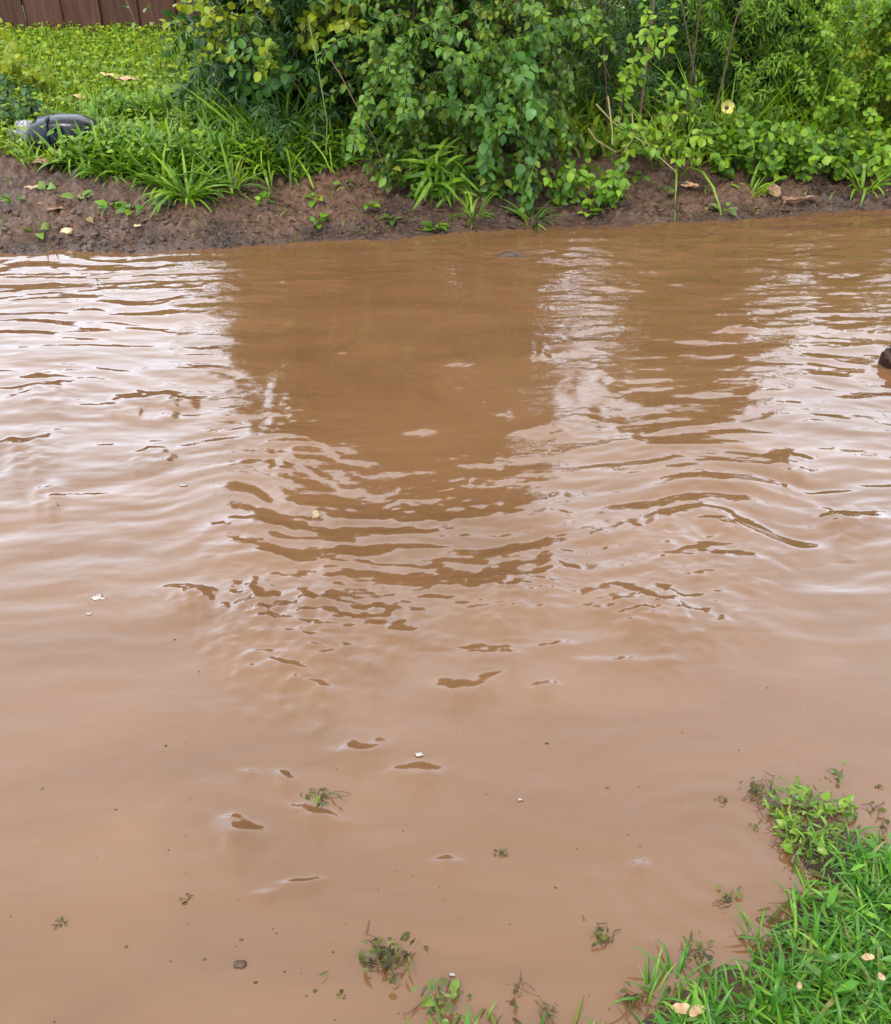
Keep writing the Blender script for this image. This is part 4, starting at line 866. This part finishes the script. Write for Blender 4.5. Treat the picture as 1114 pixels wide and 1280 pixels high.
# ------------------------------------------------------------------ black plastic container and grey film
c = PG(88, 194); cont = thing('plastic_container', (c[0], c[1] + .03, c[2] - .015), 'glossy black plastic container lying on its side in the grass at left', 'container')
def loft(prof, n=28, sq=3.0):
    V_ = []
    for (x_, ry, rz, zc) in prof:
        for j in range(n):
            a = 2 * math.pi * j / n; ca, sa = math.cos(a), math.sin(a)
            V_.append((x_, math.copysign(abs(ca) ** (2 / sq), ca) * ry, zc + math.copysign(abs(sa) ** (2 / sq), sa) * rz))
    F_ = []
    for i in range(len(prof) - 1):
        for j in range(n):
            a, b_ = i * n + j, i * n + (j + 1) % n; F_ += [(a, b_ + n, b_), (a, a + n, b_ + n)]
    k = len(V_); V_ += [(prof[0][0], 0, prof[0][3]), (prof[-1][0], 0, prof[-1][3])]
    for j in range(n): F_ += [(k, j, (j + 1) % n), (k + 1, (len(prof) - 1) * n + (j + 1) % n, (len(prof) - 1) * n + j)]
    return np.array(V_), np.array(F_)
pr = [(-.165, .03, .025, .075), (-.160, .055, .05, .078), (-.14, .075, .070, .082), (-.06, .085, .082, .088), (.0, .088, .086, .09), (.07, .086, .084, .088), (.115, .078, .074, .08), (.14, .060, .056, .07), (.152, .035, .03, .062)]
Vv, Ff = loft(pr); obj('body', mesh_np('body', Vv, Ff), M['black_plastic'], cont)
Vv, Ff = loft([(-.12, .03, .02, .135), (-.11, .055, .032, .138), (-.02, .062, .036, .145), (.06, .060, .035, .143), (.10, .045, .028, .132), (.112, .02, .012, .125)], 24, 2.4)
obj('top_panel', mesh_np('top_panel', Vv, Ff), M['black_panel'], cont)
Vv, Ff = loft([(-.07, .091, .088, .088), (-.066, .093, .091, .088), (-.058, .093, .091, .088), (-.054, .091, .088, .088)], 28); obj('rib', mesh_np('rib', Vv, Ff), M['black_plastic'], cont)
Vv, Ff = loft([(-.195, .024, .024, .08), (-.19, .027, .027, .08), (-.17, .027, .027, .08), (-.163, .024, .024, .08)], 20, 2.0); obj('cap', mesh_np('cap', Vv, Ff), M['black_panel'], cont)
for ch in cont.children: ch.scale = (1.22, 1.2, 1.22)
c = PG(26, 184); nx, ny = 34, 26
U, Vq = np.meshgrid(np.linspace(-1, 1, nx), np.linspace(-1, 1, ny)); X = U * .10 + .02 * Vq; Y = Vq * .09; Zf = .055 + .05 * Vq - .03 * U * U + .03 * np.abs(fbm(U * 1.3, Vq * 1.2, 2, 5)) * 1.6
bot = np.stack([X.ravel(), Y.ravel(), Zf.ravel()], 1); F1 = gridf(nx, ny)
VV = np.concatenate([bot, bot - [0, 0, .002]]); FF = np.concatenate([F1, F1[:, ::-1] + len(bot)])
o = obj('plastic_sheet', mesh_np('plastic_sheet', VV, FF), M['grey_film']); o.location = (c[0], c[1] + .03, c[2]); o.rotation_euler = (R(18), R(6), R(-25))
tag(o, 'crumpled grey plastic sheet on the mud left of the black container', 'plastic sheet')
